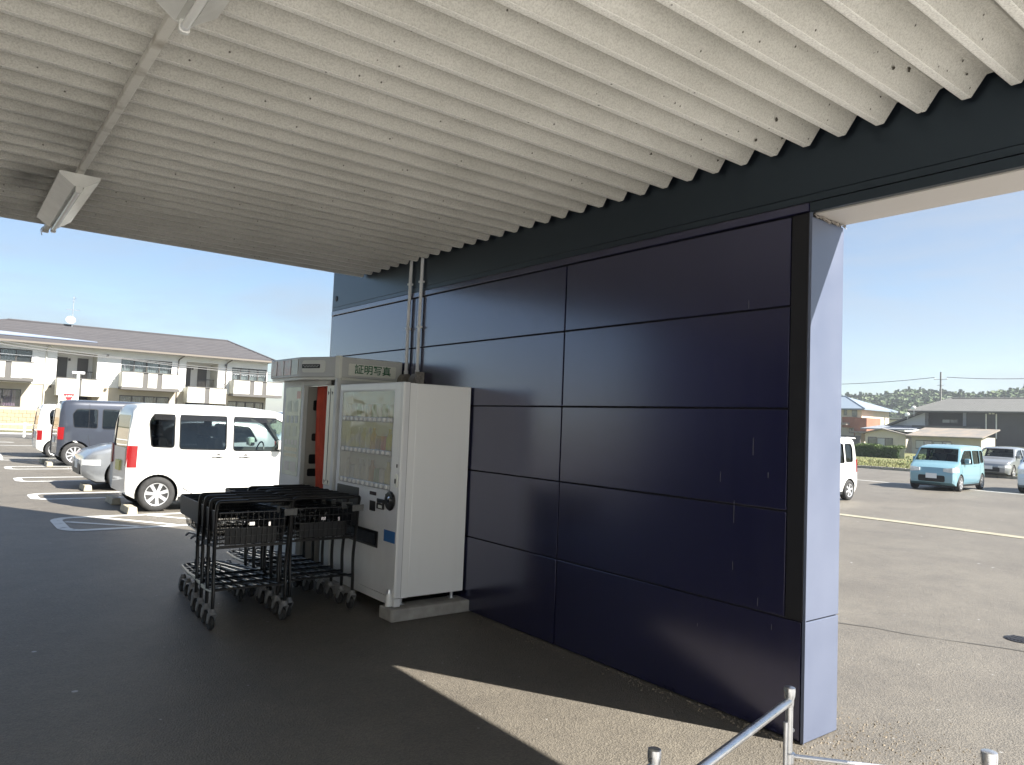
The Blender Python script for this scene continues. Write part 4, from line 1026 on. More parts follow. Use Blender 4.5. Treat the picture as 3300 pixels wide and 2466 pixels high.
W_WHITE = paint('car_white', (.66,.66,.63)); W_GREY = paint('car_bluegrey', (.05,.057,.075), .3); W_SILV = paint('car_silver', (.27,.285,.30), .4)
W_CYAN = paint('car_cyan', (.20,.36,.43), .15); W_PALE = paint('car_paleblue', (.50,.58,.66), .2)
# near left row, noses or tails toward the lane
P1 = tallbox(3.40, 1.72, 1.475)
car('parked_van', 'white boxy kei van with red tail lamp parked next to the photo booth', 'van', (4.04,13.54,0), 0, P1, W_WHITE, kei_windows(P1), (P1.L/2-.44,P1.L/2-.86), (1.0,1.52), (1.20,-1.24), .275, 7, seams=kei_seams(P1), handles=((-.33,.88),(.12,.88)), mirror=(.70,1.02), plate=M_PLATE, visor=True, tailz=(.70,1.04))
P2 = hatch(3.9, 1.50, 1.68)
def hatch_windows(P, g=M_GLASSD):
    h = P.L/2; zt = P.H-.12; zb = P.belt
    return [([(-h+.55,zb+.06),(-h+.72,zt-.06),(-.5,zt),(-.42,zb+.01)], g), ([(-.30,zb),(-.32,zt),(.12,zt-.02),(.40,zt-.10),(h-1.12,zb+.03),(h-1.14,zb-.01)], M_GLASS)]
def hatch_seams(P): return [[(-.36,P.H-.08),(-.36,.26)], [(P.L/2-1.08,P.belt-.02),(P.L/2-1.1,.26)], [(-1.2,.26),(P.L/2-1.1,.26)]]
car('parked_car', 'silver compact car nosing out between the white and blue-grey vans', 'car', (4.17,17.15,0), PI, P2, W_SILV, hatch_windows(P2), (P2.L/2-1.02,.38), (1.0,1.28), (1.22,-1.22), .30, 5, seams=hatch_seams(P2), handles=((-.5,.82),), mirror=(.72,.95), headz=(.47,.60))
P3 = tallbox(4.1, 1.80, 1.69, 1.05, 1.02)
car('parked_van', 'blue-grey minivan with dark side windows parked tail first beyond the silver car', 'van', (4.55,23.95,0), 0, P3, W_GREY, [([(-1.68,1.06),(-1.72,1.42),(-1.62,1.56),(-1.12,1.56),(-1.12,1.04)], M_GLASSD), ([(-1.0,1.03),(-1.0,1.57),(0.0,1.57),(0.0,1.02)], M_GLASSD), ([(.12,1.02),(.12,1.57),(.85,1.55),(1.25,1.34),(1.5,1.10),(1.46,1.02)], M_GLASS)], (P3.L/2-.44,P3.L/2-.86), (1.05,1.55), (1.42,-1.62), .32, 10, seams=kei_seams(P3), mirror=(1.1,1.04))
P4 = tallbox(3.40, 1.66, 1.475)
car('parked_car', 'white car whose tail shows left of the blue-grey minivan', 'car', (4.05,27.5,0), 0, P4, W_WHITE, kei_windows(P4), (P4.L/2-.44,P4.L/2-.86), (1.0,1.5), (1.2,-1.2), .27, 6, tailz=(.55,.85))
P5 = tallbox(3.6, 1.78, 1.6)
car('parked_car', 'pale blue car with roof spoiler seen over the white kei van roof', 'car', (8.7,20.6,0), PI, P5, W_PALE, kei_windows(P5), (P5.L/2-.44,P5.L/2-.86), (1.0,1.5), (1.3,-1.3), .28, 6, spoiler=True)
# right-hand lot
P6 = tallbox(3.40, 1.62, 1.475, .98, .95)
car('parked_van', 'white van half hidden behind the pale blue wall end', 'van', (17.50,10.52,0), PI, P6, W_WHITE, kei_windows(P6), (P6.L/2-.44,P6.L/2-.86), (.98,1.45), (1.18,-1.18), .26, 6, seams=kei_seams(P6), handles=((-.33,.86),(.12,.86)), spoiler=True)
P7 = tallbox(3.40, 1.50, 1.475, .92, .88)
car('parked_car', 'light blue kei car facing the porch on the right-hand lot', 'car', (27.5,10.95,0), PI+.10, P7, W_CYAN, kei_windows(P7), (P7.L/2-.44,P7.L/2-.86), (.95,1.35), (1.18,-1.2), .265, 6, seams=kei_seams(P7), mirror=(.72,.92), headz=(.60,.76))
P8 = hatch(3.9, 1.45, 1.68)
car('parked_car', 'silver hatchback parked by the weeds behind the light blue car', 'car', (41.0,13.9,0), PI+.06, P8, W_SILV, hatch_windows(P8), (P8.L/2-1.02,.38), (1.0,1.25), (1.22,-1.22), .30, 5, seams=hatch_seams(P8), mirror=(.72,.95), headz=(.47,.60))
P9 = tallbox(3.40, 1.60, 1.475, .98, .95)
car('parked_car', 'pale car cut off by the right edge of the view', 'car', (30.2,8.55,0), PI, P9, W_PALE, kei_windows(P9), (P9.L/2-.44,P9.L/2-.86), (.98,1.45), (1.18,-1.2), .265, 6, mirror=(.72,.95))
# wheel stops
def wheel_stop(x, y, label):
    t = thing('wheel_stop', label, 'wheel stop', (x,y,0), group='concrete wheel stops')
    MB().prism(rpoly([(-.075,0),(.075,0),(.06,.11),(-.06,.11)], .015), -.30, .30, 'y').build('block', mat('wheel_stop_concrete', (.40,.36,.27), rough=.9, var=.15, vscale=12), t, bevel=.012)
    for s in (-1,1): MB().box(-.045,.045,s*.2-.04,s*.2+.04,.1095,.112).build('reflector', M_CAST, t)
wheel_stop(2.42,12.86,'concrete wheel stop behind the near rear wheel of the white kei van')
wheel_stop(2.42,14.2,'concrete wheel stop behind the far rear wheel of the white kei van')
wheel_stop(2.33,16.6,'concrete wheel stop under the nose of the silver compact car')
wheel_stop(2.36,23.3,'concrete wheel stop behind the near rear wheel of the blue-grey minivan'); wheel_stop(2.36,24.6,'concrete wheel stop behind the far rear wheel of the blue-grey minivan')
P10 = tallbox(3.40, 1.60, 1.475)
car('parked_car', 'dark grey car standing just past the right edge, casting the pointed shadow', 'car', (13.62,.70,0), PI/2, P10, W_GREY, kei_windows(P10), (P10.L/2-.44,P10.L/2-.86), (1.0,1.45), (1.18,-1.2), .265, 6, seats=False)
HC = 1.6246
# ---------------------------------------------------------------- apartment block beyond the road
KA = 61/52.
M_UP = mat('cream_siding', (.72,.72,.70), rough=.8, var=.04, vscale=1.5, bump=.15, bscale=12)
M_LOW = mat('beige_siding', (.43,.385,.31), rough=.85, var=.06, vscale=1.5, bump=.15, bscale=12)
M_BALC = mat('balcony_panel', (.58,.57,.50), rough=.6, var=.03)
M_BALD = mat('balcony_dark', (.10,.095,.09), rough=.6)
M_FRAMED = mat('bronze_window_frame', (.06,.055,.05), rough=.5)
M_ROOF = wavemat('slate_tiles', (.046,.044,.048), (.072,.068,.072), 1.1, 'Z', .75, .8, .05)
M_GUT = mat('gutter_dark', (.16,.14,.12), rough=.6)
M_CURTW = mat('net_curtain', (.62,.62,.58), rough=.9, var=.1, vscale=12); M_CURTP = mat('pink_curtain', (.62,.36,.46), rough=.9, var=.15, vscale=6)
ap = thing('apartment_building', 'two storey cream apartment building with brown tiled hip roof and balconies', 'building', (KA*9,61,0))
AX0, AY0 = KA*9, 61
def a(x, z): return (x*KA, HC+(z-HC)*KA)
def Ab(b, name, m, parent=None, **k):
    b.v = [(p[0]-AX0, p[1]-AY0, p[2]) for p in b.v]; return b.build(name, m, parent or ap, **k)
def abox(x0, x1, z0, z1, y0, y1, name, m, parent=None, **k):
    (X0, Z0_), (X1, Z1_) = a(x0,z0), a(x1,z1); return Ab(MB().box(X0,X1,y0,y1,Z0_,Z1_), name, m, parent, **k)
zfl, zeave, zg = 2.93, 5.34, .55
xl, xr_ = -2.0, 18.1
# upper walls between the openings; lower walls likewise
up_open = [(.9,4.03,4.02,4.85),(5.31,7.46,2.93,4.93),(8.79,11.78,3.9,4.80),(12.67,14.73,2.93,4.90),(15.65,18.05,3.85,4.74)]
lo_open = [(.9,3.62,1.45,2.50),(5.6,7.3,.55,2.35),(8.8,11.73,1.25,2.46),(12.75,14.6,.55,2.2),(15.5,17.95,1.25,2.42)]
def wall_with(openings, z0, z1, m, name):
    x = xl
    for (p, q, u, v) in openings:
        abox(x, p, z0, z1, 61, 61.25, name, m)
        if u > z0+.01: abox(p, q, z0, u, 61, 61.25, name, m)
        if v < z1-.01: abox(p, q, v, z1, 61, 61.25, name, m)
        x = q
    abox(x, xr_, z0, z1, 61, 61.25, name, m)
wall_with(up_open, zfl, zeave, M_UP, 'upper_wall'); wall_with(lo_open, zg, zfl-.02, M_LOW, 'lower_wall')
abox(xl, xr_, zfl-.05, zfl, 60.95, 61.0, 'string_course', M_UP)
abox(xr_-.2, xr_, zg, zeave, 61.25, 70, 'end_wall', M_UP); abox(xl, xl+.2, zg, zeave, 61.25, 70, 'end_wall', M_UP)
abox(xl, xr_, zg, zeave, 69.8, 70, 'back_wall', M_UP)
abox(xl, xr_, -1.0, zg, 60.98, 70, 'footing', M_LOW)
def awindow(x0, x1, z0, z1, npan, cur=M_CURTW, y=61.08):
    f = MB(); (X0, Z0_), (X1, Z1_) = a(x0,z0), a(x1,z1); fw = .07
    f.box(X0,X1,y-.06,y+.06,Z1_-fw,Z1_); f.box(X0,X1,y-.06,y+.06,Z0_,Z0_+fw)
    for i in range(npan+1):
        xx = X0+(X1-X0)*i/npan; f.box(max(X0,xx-fw/2), min(X1,xx+fw/2), y-.055, y+.055, Z0_+fw, Z1_-fw)
    w = Ab(f, 'window', M_FRAMED)
    for i in range(npan):
        xa, xb = X0+(X1-X0)*i/npan+fw/2, X0+(X1-X0)*(i+1)/npan-fw/2
        b = MB().box(xa, xb, y-.008+.03*(i % 2), y+.008+.03*(i % 2), Z0_+fw, Z1_-fw); Ab(b, 'pane', M_WINDOW, w).matrix_parent_inverse = Matrix()
        if rnd.random() < .9:
            c = MB(); n = 16; t = rnd.choice([.75,1.0,1.0])
            for k in range(n+1):
                s = k/n; xx = xa+(xb-xa)*t*s; yy = y+.22+.03*math.sin(s*34)
                c.v += [(xx,yy,Z0_+fw),(xx,yy,Z1_-fw)]
            for k in range(n): c.f.append((2*k,2*k+2,2*k+3,2*k+1)); c.m.append(0)
            Ab(c, 'curtain', cur, w)
    abox(x0, x1, z0, z1, y+.5, y+.52, 'room_shade', M_INT)
awindow(.9,4.03,4.02,4.85,4); awindow(8.79,11.78,3.9,4.80,4); awindow(15.65,18.05,3.85,4.74,4)
awindow(.9,3.62,1.45,2.50,3,M_CURTP); awindow(8.8,11.73,1.25,2.46,4); awindow(15.5,17.95,1.25,2.42,4)
# recessed entry landings with their inner walls and doors
for (x0, x1, z1) in ((5.31,7.46,4.93),(12.67,14.73,4.90)):
    abox(x0, x1, zfl, z1, 63.2, 63.3, 'landing_wall', M_UP); abox(x0-.05, x0, zfl, z1, 61.25, 63.3, 'landing_wall', M_BALC); abox(x1, x1+.05, zfl, z1, 61.25, 63.3, 'landing_wall', M_BALC)
    abox(x0, x1, z1, z1+.08, 61.25, 63.3, 'landing_ceiling', M_UP); abox(x0, x1, zfl-.1, zfl, 60.0, 63.3, 'landing_floor', M_BALD)
    d = abox(x0+.15, x0+.75, zfl+.02, zfl+1.75, 63.14, 63.19, 'entry_door', M_FRAMED); d = abox(x1-.85, x1-.25, zfl+.02, zfl+1.75, 63.14, 63.19, 'entry_door', M_BALD)
    b = MB()
    for k in range(12):
        (X, z_), (X2, z2_) = a(x0+1.0+k*.09, zfl+.2), a(x0+1.0+k*.09, zfl+.85); b.box(X-.012,X+.012,61.9,61.93,z_,z2_)
    (Xa,Za),(Xb,Zb_) = a(x0+.95,zfl+.85),a(x0+2.05,zfl+.9); b.box(Xa,Xb,61.89,61.94,Za,Zb_); Ab(b, 'stair_railing', M_FRAMED)
    for dx in (.35,.85): abox(x0+dx-.06, x0+dx+.06, zfl+1.55, zfl+1.70, 63.05, 63.14, 'meter_box', M_FRAMED)
for (x0, x1, z1) in ((5.6,7.3,2.35),(12.75,14.6,2.2)):
    abox(x0, x1, zg, z1, 63.2, 63.3, 'landing_wall', M_INT); abox(x0-.03, x0, zg, z1, 61.25, 63.2, 'landing_wall', M_LOW); abox(x1, x1+.03, zg, z1, 61.25, 63.2, 'landing_wall', M_LOW)
def balcony(x0, x1, zt, zb, splits, yf, capm=M_BALD, floor=True):
    g = .04; xs = [x0]+splits+[x1]
    fl = abox(x0, x1, zb-.17, zb, yf, 61, 'balcony_floor', M_BALD) if floor else None
    for (p, q) in zip(xs[:-1], xs[1:]): abox(p+(.15 if p != x0 else .02), q-(.15 if q != x1 else .02), zb+.02, zt-.05, yf+.02, yf+.07, 'balcony_panel', M_BALC)
    for s in splits: abox(s-.15, s+.15, zb, zt-.05, yf+.06, yf+.12, 'balcony_slot', M_BALD)
    abox(x0, x1, zt-.05, zt, yf, yf+.09, 'balcony_rail', capm)
    for s in (x0, x1-.05): abox(s, s+.05, zb, zt-.05, yf+.09, 60.99, 'balcony_side', M_BALC)
balcony(.75,4.12,4.10,3.13,[1.7,2.85],59.8); balcony(8.70,12.08,3.95,2.98,[10.05,10.88],59.8); balcony(15.50,18.86,3.88,2.93,[16.75,17.6],59.8)
balcony(5.28,7.70,3.33,2.24,[6.42],59.9,M_BALD,False); balcony(12.60,15.10,3.24,2.16,[13.85],59.9,M_BALD,False)
# laundry poles, brackets and downpipes
for x0, x1, z in ((8.6,12.2,4.35),(15.3,18.9,4.3),(.8,4.3,4.5)):
    b = MB(); (Xa, Z_), (Xb, _) = a(x0,z), a(x1,z); b.tube([(Xa,60.1,Z_),(Xb,60.1,Z_-.05)], .022, 6)
    for xx in (Xa+.3, Xb-.3): b.tube([(xx,59.85,Z_-.35),(xx,60.1,Z_)], .02, 6)
    Ab(b, 'laundry_pole', M_GALV)
for x in (12.17,4.75,15.25):
    b = MB(); (X, zt_), (_, zb_) = a(x,5.05), a(x,zg); b.tube(fillet([(X+.3,60.5,zt_+.2),(X,60.95,zt_-.1),(X,60.95,zb_)], .15), .045, 8); Ab(b, 'downpipe', M_GUT if x > 12 else M_BALC, smooth=True)
for x, z in ((8.0,4.88),(5.05,2.75),(8.0,2.75),(15.2,4.85)):
    abox(x-.06, x+.06, z-.06, z+.06, 60.88, 60.99, 'vent_hood', M_FRAMED)
# roof: hip with eaves, ridge parallel to the front
EX0, EX1, EYF, EYB, EZ = xl*KA-.7, 18.45*KA, 60.2, 71, a(0,5.36)[1]
RX0, RX1, RY = 2.7*KA*65.6/61, 15.25*KA*65.6/61, 65.6; RZ = HC+(6.5-HC)*65.6/52
RX0 = 3.4
v = [(EX0,EYF,EZ),(EX1,EYF,EZ),(EX1,EYB,EZ),(EX0,EYB,EZ),(RX0,RY,RZ),(RX1,RY,RZ),(EX0,EYF,EZ-.12),(EX1,EYF,EZ-.12),(EX1,EYB,EZ-.12),(EX0,EYB,EZ-.12)]
b = MB(); b.add(v, [(0,1,5,4),(1,2,5),(2,3,4,5),(3,0,4),(0,6,7,1),(1,7,8,2),(2,8,9,3),(3,9,6,0),(6,9,8,7)])
rf = Ab(b, 'roof', M_ROOF)
# tile courses standing proud
b = MB(); nC = 11
for k in range(1, nC):
    t = k/nC; p0 = Vector(v[0]).lerp(Vector(v[4]), t); p1 = Vector(v[1]).lerp(Vector(v[5]), t)
    b.add([(p0.x,p0.y-.02,p0.z+.0),(p1.x,p1.y-.02,p1.z+.0),(p1.x,p1.y+.01,p1.z+.045),(p0.x,p0.y+.01,p0.z+.045),(p1.x,p1.y+.45,p1.z+.16),(p0.x,p0.y+.45,p0.z+.16)], [(0,1,2,3),(3,2,4,5)])
o = Ab(b, 'tile_course', M_ROOF, rf); o['kind'] = 'stuff'
b = MB(); b.tube([v[4],v[5]], .13, 6); b.tube([v[4],v[0]], .10, 6); b.tube([v[5],v[1]], .10, 6); Ab(b, 'ridge_tiles', M_ROOF, rf)
b = MB(); b.box(EX0,EX1,EYF-.13,EYF,EZ-.16,EZ-.02); Ab(b, 'gutter', M_GUT)
# pale solar strip low on the left roof slope
P0 = [Vector(v[0]).lerp(Vector(v[4]), .12), Vector(v[0]).lerp(Vector(v[4]), .34)]
b = MB(); sl = (Vector(v[4])-Vector(v[0])); sl.x = 0; sl.normalize(); base = Vector((EX0+1.5,EYF,EZ))
pp = [base+sl*.9+Vector((0,-.08,.10)), base+sl*.9+Vector((10.2,-.08,.10)), base+sl*1.7+Vector((4.6,-.08,.10)), base+sl*1.9+Vector((0,-.08,.10))]
b.add([tuple(p) for p in pp]+[tuple(p-Vector((0,-.02,.06))) for p in pp], [(0,1,2,3),(7,6,5,4),(0,4,5,1),(1,5,6,2),(2,6,7,3),(3,7,4,0)]); Ab(b, 'solar_strip', mat('blue_solar_sheet', (.25,.30,.40), rough=.35), rf)
# outdoor cooling units standing in the balconies and by the ground floor
for (x, z, y) in ((3.3,3.16,60.2),(11.3,3.0,60.2),(18.2,2.95,60.2),(4.6,.6,60.6),(12.3,.6,60.6)):
    (X, Z_) = a(x, z); u_ = Ab(MB().box(X-.42,X+.42,y-.15,y+.15,Z_,Z_+.62), 'cooling_unit', M_SIGNW, bevel=.02)
    fb_ = MB(); fb_.lathe([(0,0),(.24,0),(.25,.012),(.2,.02),(0,.012)], 18, Matrix.Translation((X-.08,y-.152,Z_+.31)) @ Matrix.Rotation(PI/2,4,'X')); Ab(fb_, 'fan_grille', M_BALD, u_)
# aerial with dish on the ridge
t = thing('roof_aerial', 'thin roof aerial with white dish on the apartment ridge', 'aerial', (5.95*65.4/52, 65.4, RZ))
b = MB(); b.tube([(0,0,-.1),(0,0,2.3)], .03, 6); b.build('mast', M_GALV, t)
b = MB(); b.tube([(-.45,0,1.25),(.45,.1,1.25)], .016, 5)
for k in range(7): b.tube([(-.42+.14*k,-.3,1.25),(-.42+.14*k,.3,1.25)], .01, 4)
b.tube([(-.1,0,1.95),(.18,.1,1.95)], .014, 5); b.tube([(-.02,-.2,2.1),(.16,.1,2.25),(.02,.2,2.0)], .012, 4); b.build('antenna', M_GALV, t)
MB().lathe([(0,0),(.18,.02),(.30,.07),(.33,.10),(.30,.085),(.18,.035),(0,.015)], 20, Matrix.Translation((-.12,-.16,.5)) @ Matrix.Rotation(R(65),4,'X') @ Matrix.Rotation(PI,4,'X')).build('dish', M_SIGNW, t, smooth=True)
# block retaining wall and white guard rail
M_BLK = mat('tan_block', (.34,.26,.17), rough=.9, col2=(.45,.35,.23), vscale=3, bump=.4, bscale=20)
rw_ = thing('block_wall', 'low tan block wall below the apartment building', 'wall', (0,57.5,0), kind='thing')
b = MB().box(-8,22,57.62,57.9,-.2,1.22); b.v = [(p[0],p[1]-57.5,p[2]) for p in b.v]; b.build('core', M_LOW, rw_)
proto_b = None
for r_ in range(5):
    for c_ in range(34):
        x = -4+.42*c_+(.21 if r_ % 2 else 0)
        if x > 5.2: continue
        if proto_b is None:
            proto_b = MB().box(0,.405,0,.12,0,.235).build('block', M_BLK, rw_, loc=(x,.0,.03+.25*r_))
        else:
            o = bpy.data.objects.new('block', proto_b.data); COL.objects.link(o); o.parent = rw_; o.location = (x, rnd.uniform(-.015,.01), .03+.25*r_)
def guardrail(label, x0, x1, y):
    t = thing('guard_rail', label, 'guard rail', (x0,y,0))
    n = max(2, int((x1-x0)/1.75)); m = mat('white_rail_paint', (.78,.78,.76), rough=.45)
    for i in range(n+1): MB().box(-.05,.05,-.05,.05,0,.72).build('post', m, t, loc=((x1-x0)*i/n,0,0), bevel=.01)
    for z in (.62,.36,.17): MB().tube([(-.3,-.06,z),(x1-x0+.3,-.06,z)], .035, 8).build('rail', m, t, smooth=True)
guardrail('white three bar guard rail along the road at the far left', -5.5, 3.3, 43.7)
# stop sign on a pale pole
t = thing('street_pole', 'pale round street pole with cap in front of the apartments', 'pole', (4.98,40,0))
MB().lathe([(0,0),(.085,0),(.075,3.15),(0,3.15)], 14).build('shaft', M_SIGNW, t, smooth=True)
MB().box(-.26,.26,-.1,.1,3.15,3.27).build('cap', M_GREYMETAL, t, bevel=.02)
t = thing('stop_sign', 'red inverted triangle stop sign on a white board beside the pole', 'road sign', (4.66,39.95,1.9))
b = MB(); b.prism(rrect(-.42,.36,-.30,.40,.02), .0, .02, 'y'); b.build('board', mat('sign_board_cream', (.75,.72,.55), rough=.5), t)
MB().prism(rpoly([(0,-.12),(.235,.30),(-.235,.30)], .04), -.012, -.002, 'y').build('triangle', mat('sign_red', (.60,.02,.03), rough=.4), t)
text_obj('lettering', '止まれ', .10, M_SIGNW, t, (0,-.0145,.185), (PI/2,0,0), .001, 1, .003)
MB().box(-.03,.03,.02,.06,-1.9,.2).build('post', M_GALV, t)
# overhead cables in front of the apartments
def cable(name, label, pts, r, group):
    t = []; 
    for (p, q) in zip(pts[:-1], pts[1:]):
        p, q = Vector(p), Vector(q); sag = (q-p).length*.012
        t += [p.lerp(q, k/10)-Vector((0,0,sag*4*(k/10)*(1-k/10))) for k in range(10)]
    t.append(Vector(pts[-1])); b = MB(); b.tube(t, r, 5); o = b.build(name, M_CABLE, None); tag(o, label, 'cable', group); return o
M_CABLE = mat('cable_grey', (.16,.16,.16), rough=.6)
cable('overhead_cable', 'upper overhead cable crossing the apartment front', [(-14,50,5.75),(2.3,50,5.12),(17.6,50,4.48),(34,50,4.0)], .018, 'cables across the apartments')
cable('overhead_cable', 'lower overhead cable crossing the apartment front', [(-14,50.3,5.6),(2.3,50.3,4.98),(8.8,50.3,4.64),(17.6,50.3,4.36),(34,50.3,3.8)], .026, 'cables across the apartments')

# ---------------------------------------------------------------- right-hand houses
M_DKWALL = mat('charcoal_siding', (.062,.062,.062), rough=.75, var=.08, vscale=.6, bump=.2, bscale=6)
M_DKROOF = wavemat('dark_roof_tiles', (.085,.088,.085), (.125,.127,.122), 1.0, 'Y', .7, .9, .10)
M_BLROOF = wavemat('blue_grey_roof_tiles', (.17,.19,.22), (.26,.28,.31), 1.3, 'Y', .5, .9, .08)
M_CRWALL = mat('cream_wall', (.62,.57,.44), rough=.85, var=.05, vscale=.8)
M_TERRA = mat('terracotta_panel', (.30,.135,.085), rough=.8, var=.1, vscale=1)
M_SHED = mat('shed_siding', (.42,.39,.31), rough=.85, var=.07, vscale=1)
M_RUST = mat('sheet_roof', (.20,.19,.175), rough=.6, col2=(.30,.25,.20), vscale=.9)
def hx(X):
    k = X/55.; return (lambda y, z: (y*k, HC+(z-HC)*k))
def house(name, label, X, cat='house'): 
    t = thing(name, label, cat, (X,0,0)); t['_x'] = X
    f = hx(X)
    def bx(y0, y1, z0, z1, d0, d1, nm, m, parent=None):
        (Y0,Z0_),(Y1,Z1_) = f(y0,z0), f(y1,z1)
        return MB().box(d0,d1,min(Y0,Y1),max(Y0,Y1),max(Z0_,-.1) if z0 > -5 else -.1,Z1_).build(nm, m, parent or t)
    return t, f, bx
def rect_win(t, f, y0, y1, z0, z1, d, n=2, m=None):
    (Y0,Z0_),(Y1,Z1_) = f(y0,z0), f(y1,z1); Y0, Y1 = min(Y0,Y1), max(Y0,Y1); fw = .07
    b = MB(); b.box(d-.05,d,Y0,Y1,Z1_-fw,Z1_); b.box(d-.05,d,Y0,Y1,Z0_,Z0_+fw)
    for i in range(n+1): yy = Y0+(Y1-Y0)*i/n; b.box(d-.045,d,max(Y0,yy-fw/2),min(Y1,yy+fw/2),Z0_+fw,Z1_-fw)
    w = b.build('window', m or M_FRAMED, t)
    for i in range(n): MB().box(d-.03,d-.01,Y0+(Y1-Y0)*i/n+fw/2,Y0+(Y1-Y0)*(i+1)/n-fw/2,Z0_+fw,Z1_-fw).build('pane', M_WINPALE if i % 2 else M_WINDOW, w)
M_WINPALE = mat('frosted_pane', (.42,.44,.42), rough=.25)
def roof_hip(t, f, X, y0, y1, ze, yr0, yr1, zr, d0, d1, dr, m, nm='roof'):
    (Y0,ZE),(Y1,_) = f(y0,ze), f(y1,ze); (R0,ZR),(R1,_) = f(yr0,zr), f(yr1,zr)
    kk = (X+dr)/X; R0 *= kk; R1 *= kk; ZR = HC+(ZR-HC)*kk
    v = [(d0,Y0,ZE),(d0,Y1,ZE),(d1,Y1,ZE),(d1,Y0,ZE),(dr,R0,ZR),(dr,R1,ZR)]+[(d0,Y0,ZE-.18),(d0,Y1,ZE-.18),(d1,Y1,ZE-.18),(d1,Y0,ZE-.18)]
    b = MB(); b.add(v, [(0,4,5,1),(1,5,2),(2,5,4,3),(3,4,0),(0,1,7,6),(1,2,8,7),(2,3,9,8),(3,0,6,9),(6,7,8,9)])
    o = b.build(nm, m, t); b = MB(); b.tube([v[4],v[5]], .12, 6); b.tube([v[0],v[4]], .10, 6); b.tube([v[1],v[5]], .10, 6); b.build('ridge_tiles', m, o); return o
# big charcoal house
t, f, bx = house('charcoal_house', 'large charcoal two storey house with grey tiled hip roof', 100)
bx(21.0,14.6,-9,3.66,.0,9,'wall',M_DKWALL); bx(23.95,21.0,-9,3.60,1.6,9,'wall',M_DKWALL)
roof_hip(t, f, 100, 24.4, 13.9, 3.70, 21.66, 16.2, 4.58, -.9, 10.5, 4.6, M_DKROOF)
rect_win(t, f, 22.62, 21.62, 2.88, 3.17, 1.58, 2); bx(23.75,23.45,2.95,3.22,1.5,1.6,'vent_hood',M_DKROOF)
bx(24.0,19.75,2.54,2.66,-1.2,1.6,'pent_roof',M_DKROOF)
for y, z0 in ((19.54,1.3),(18.94,1.9)):
    (Y,ZA),(_,ZB) = f(y,3.55), f(y,z0); MB().tube([(-.08,Y,ZA),(-.08,Y,ZB)], .07, 8).build('downpipe', M_SIGNW, t)
bx(20.95,20.75,2.7,3.66,-.09,-.01,'corner_board',M_BLROOF)
for y in (19.3,19.1): bx(y+.05,y-.05,3.52,3.60,-.25,-.01,'eave_lamp',M_SIGNW)
b = MB(); (Y,Z) = f(18.35,1.5); bx(18.4,15.2,-9,1.45,-2.2,-.01,'low_block_wall',M_SHED)
# shed in front
t, f, bx = house('shed', 'beige lean-to shed with brownish sheet roof before the charcoal house', 92, 'shed')
bx(24.3,19.85,-9,1.97,.0,4.0,'wall',M_SHED); rect_win(t, f, 24.02,22.9,1.0,1.62,-.01,2); rect_win(t, f, 22.82,21.67,1.0,1.60,-.01,2)
(Y0,ZA),(Y1,ZB) = f(24.55,1.94), f(19.62,2.36)
b = MB(); b.add([(-.7,Y0,ZA),(-.7,Y1,ZA),(4.4,Y1,ZB+.35),(4.4,Y0,ZB+.35),(-.7,Y0,ZA-.12),(-.7,Y1,ZA-.12),(4.4,Y1,ZB+.2),(4.4,Y0,ZB+.2)], [(0,3,2,1),(4,5,6,7),(0,1,5,4),(1,2,6,5),(2,3,7,6),(3,0,4,7)]); b.build('roof', M_RUST, t)
bx(22.0,21.7,1.42,1.5,-.05,-.012,'notice',M_SIGNW)
# old tiled house
t, f, bx = house('tiled_house', 'old cream house with gabled blue-grey tiled roof and two dishes', 98)
bx(27.0,24.4,-9,2.2,.0,8,'wall',M_CRWALL); 
(Ya,Za),(Yb,Zb_) = f(26.6,2.62), f(24.05,3.66); (Yc,Zc) = f(24.02,3.65)
b = MB(); b.prism([(Ya,Za-.3),(Yc,Za-.3),(Yc,Zc),(Yb,Zb_),(Ya,Za)][::-1], 2.5, 9, 'x'); b.build('gable_wall', mat('white_gable', (.55,.57,.58), rough=.8), t)
for (p, q) in (((Ya+.8,Za-.25),(Yb,Zb_+.15)),):
    b = MB(); b.add([(1.7,p[0],p[1]),(1.7,q[0],q[1]),(10,q[0],q[1]),(10,p[0],p[1]),(1.7,p[0],p[1]-.22),(1.7,q[0],q[1]-.22),(10,q[0],q[1]-.22),(10,p[0],p[1]-.22)], [(0,1,2,3),(7,6,5,4),(0,4,5,1),(1,5,6,2),(2,6,7,3),(3,7,4,0)]); b.build('roof', M_DKROOF, t)
(Y0,ZA),(Y1,ZB) = f(27.7,2.36), f(23.9,2.62)
b = MB(); b.add([(-1.2,Y0,ZA),(-1.2,Y1,ZA),(2.4,Y1,ZB+.1),(2.4,Y0-1.2,ZB+.1),(-1.2,Y0,ZA-.15),(-1.2,Y1,ZA-.15),(2.4,Y1,ZB-.1),(2.4,Y0-1.2,ZB-.1)], [(0,3,2,1),(4,5,6,7),(0,1,5,4),(1,2,6,5),(2,3,7,6),(3,0,4,7)]); b.build('lower_roof', M_BLROOF, t)
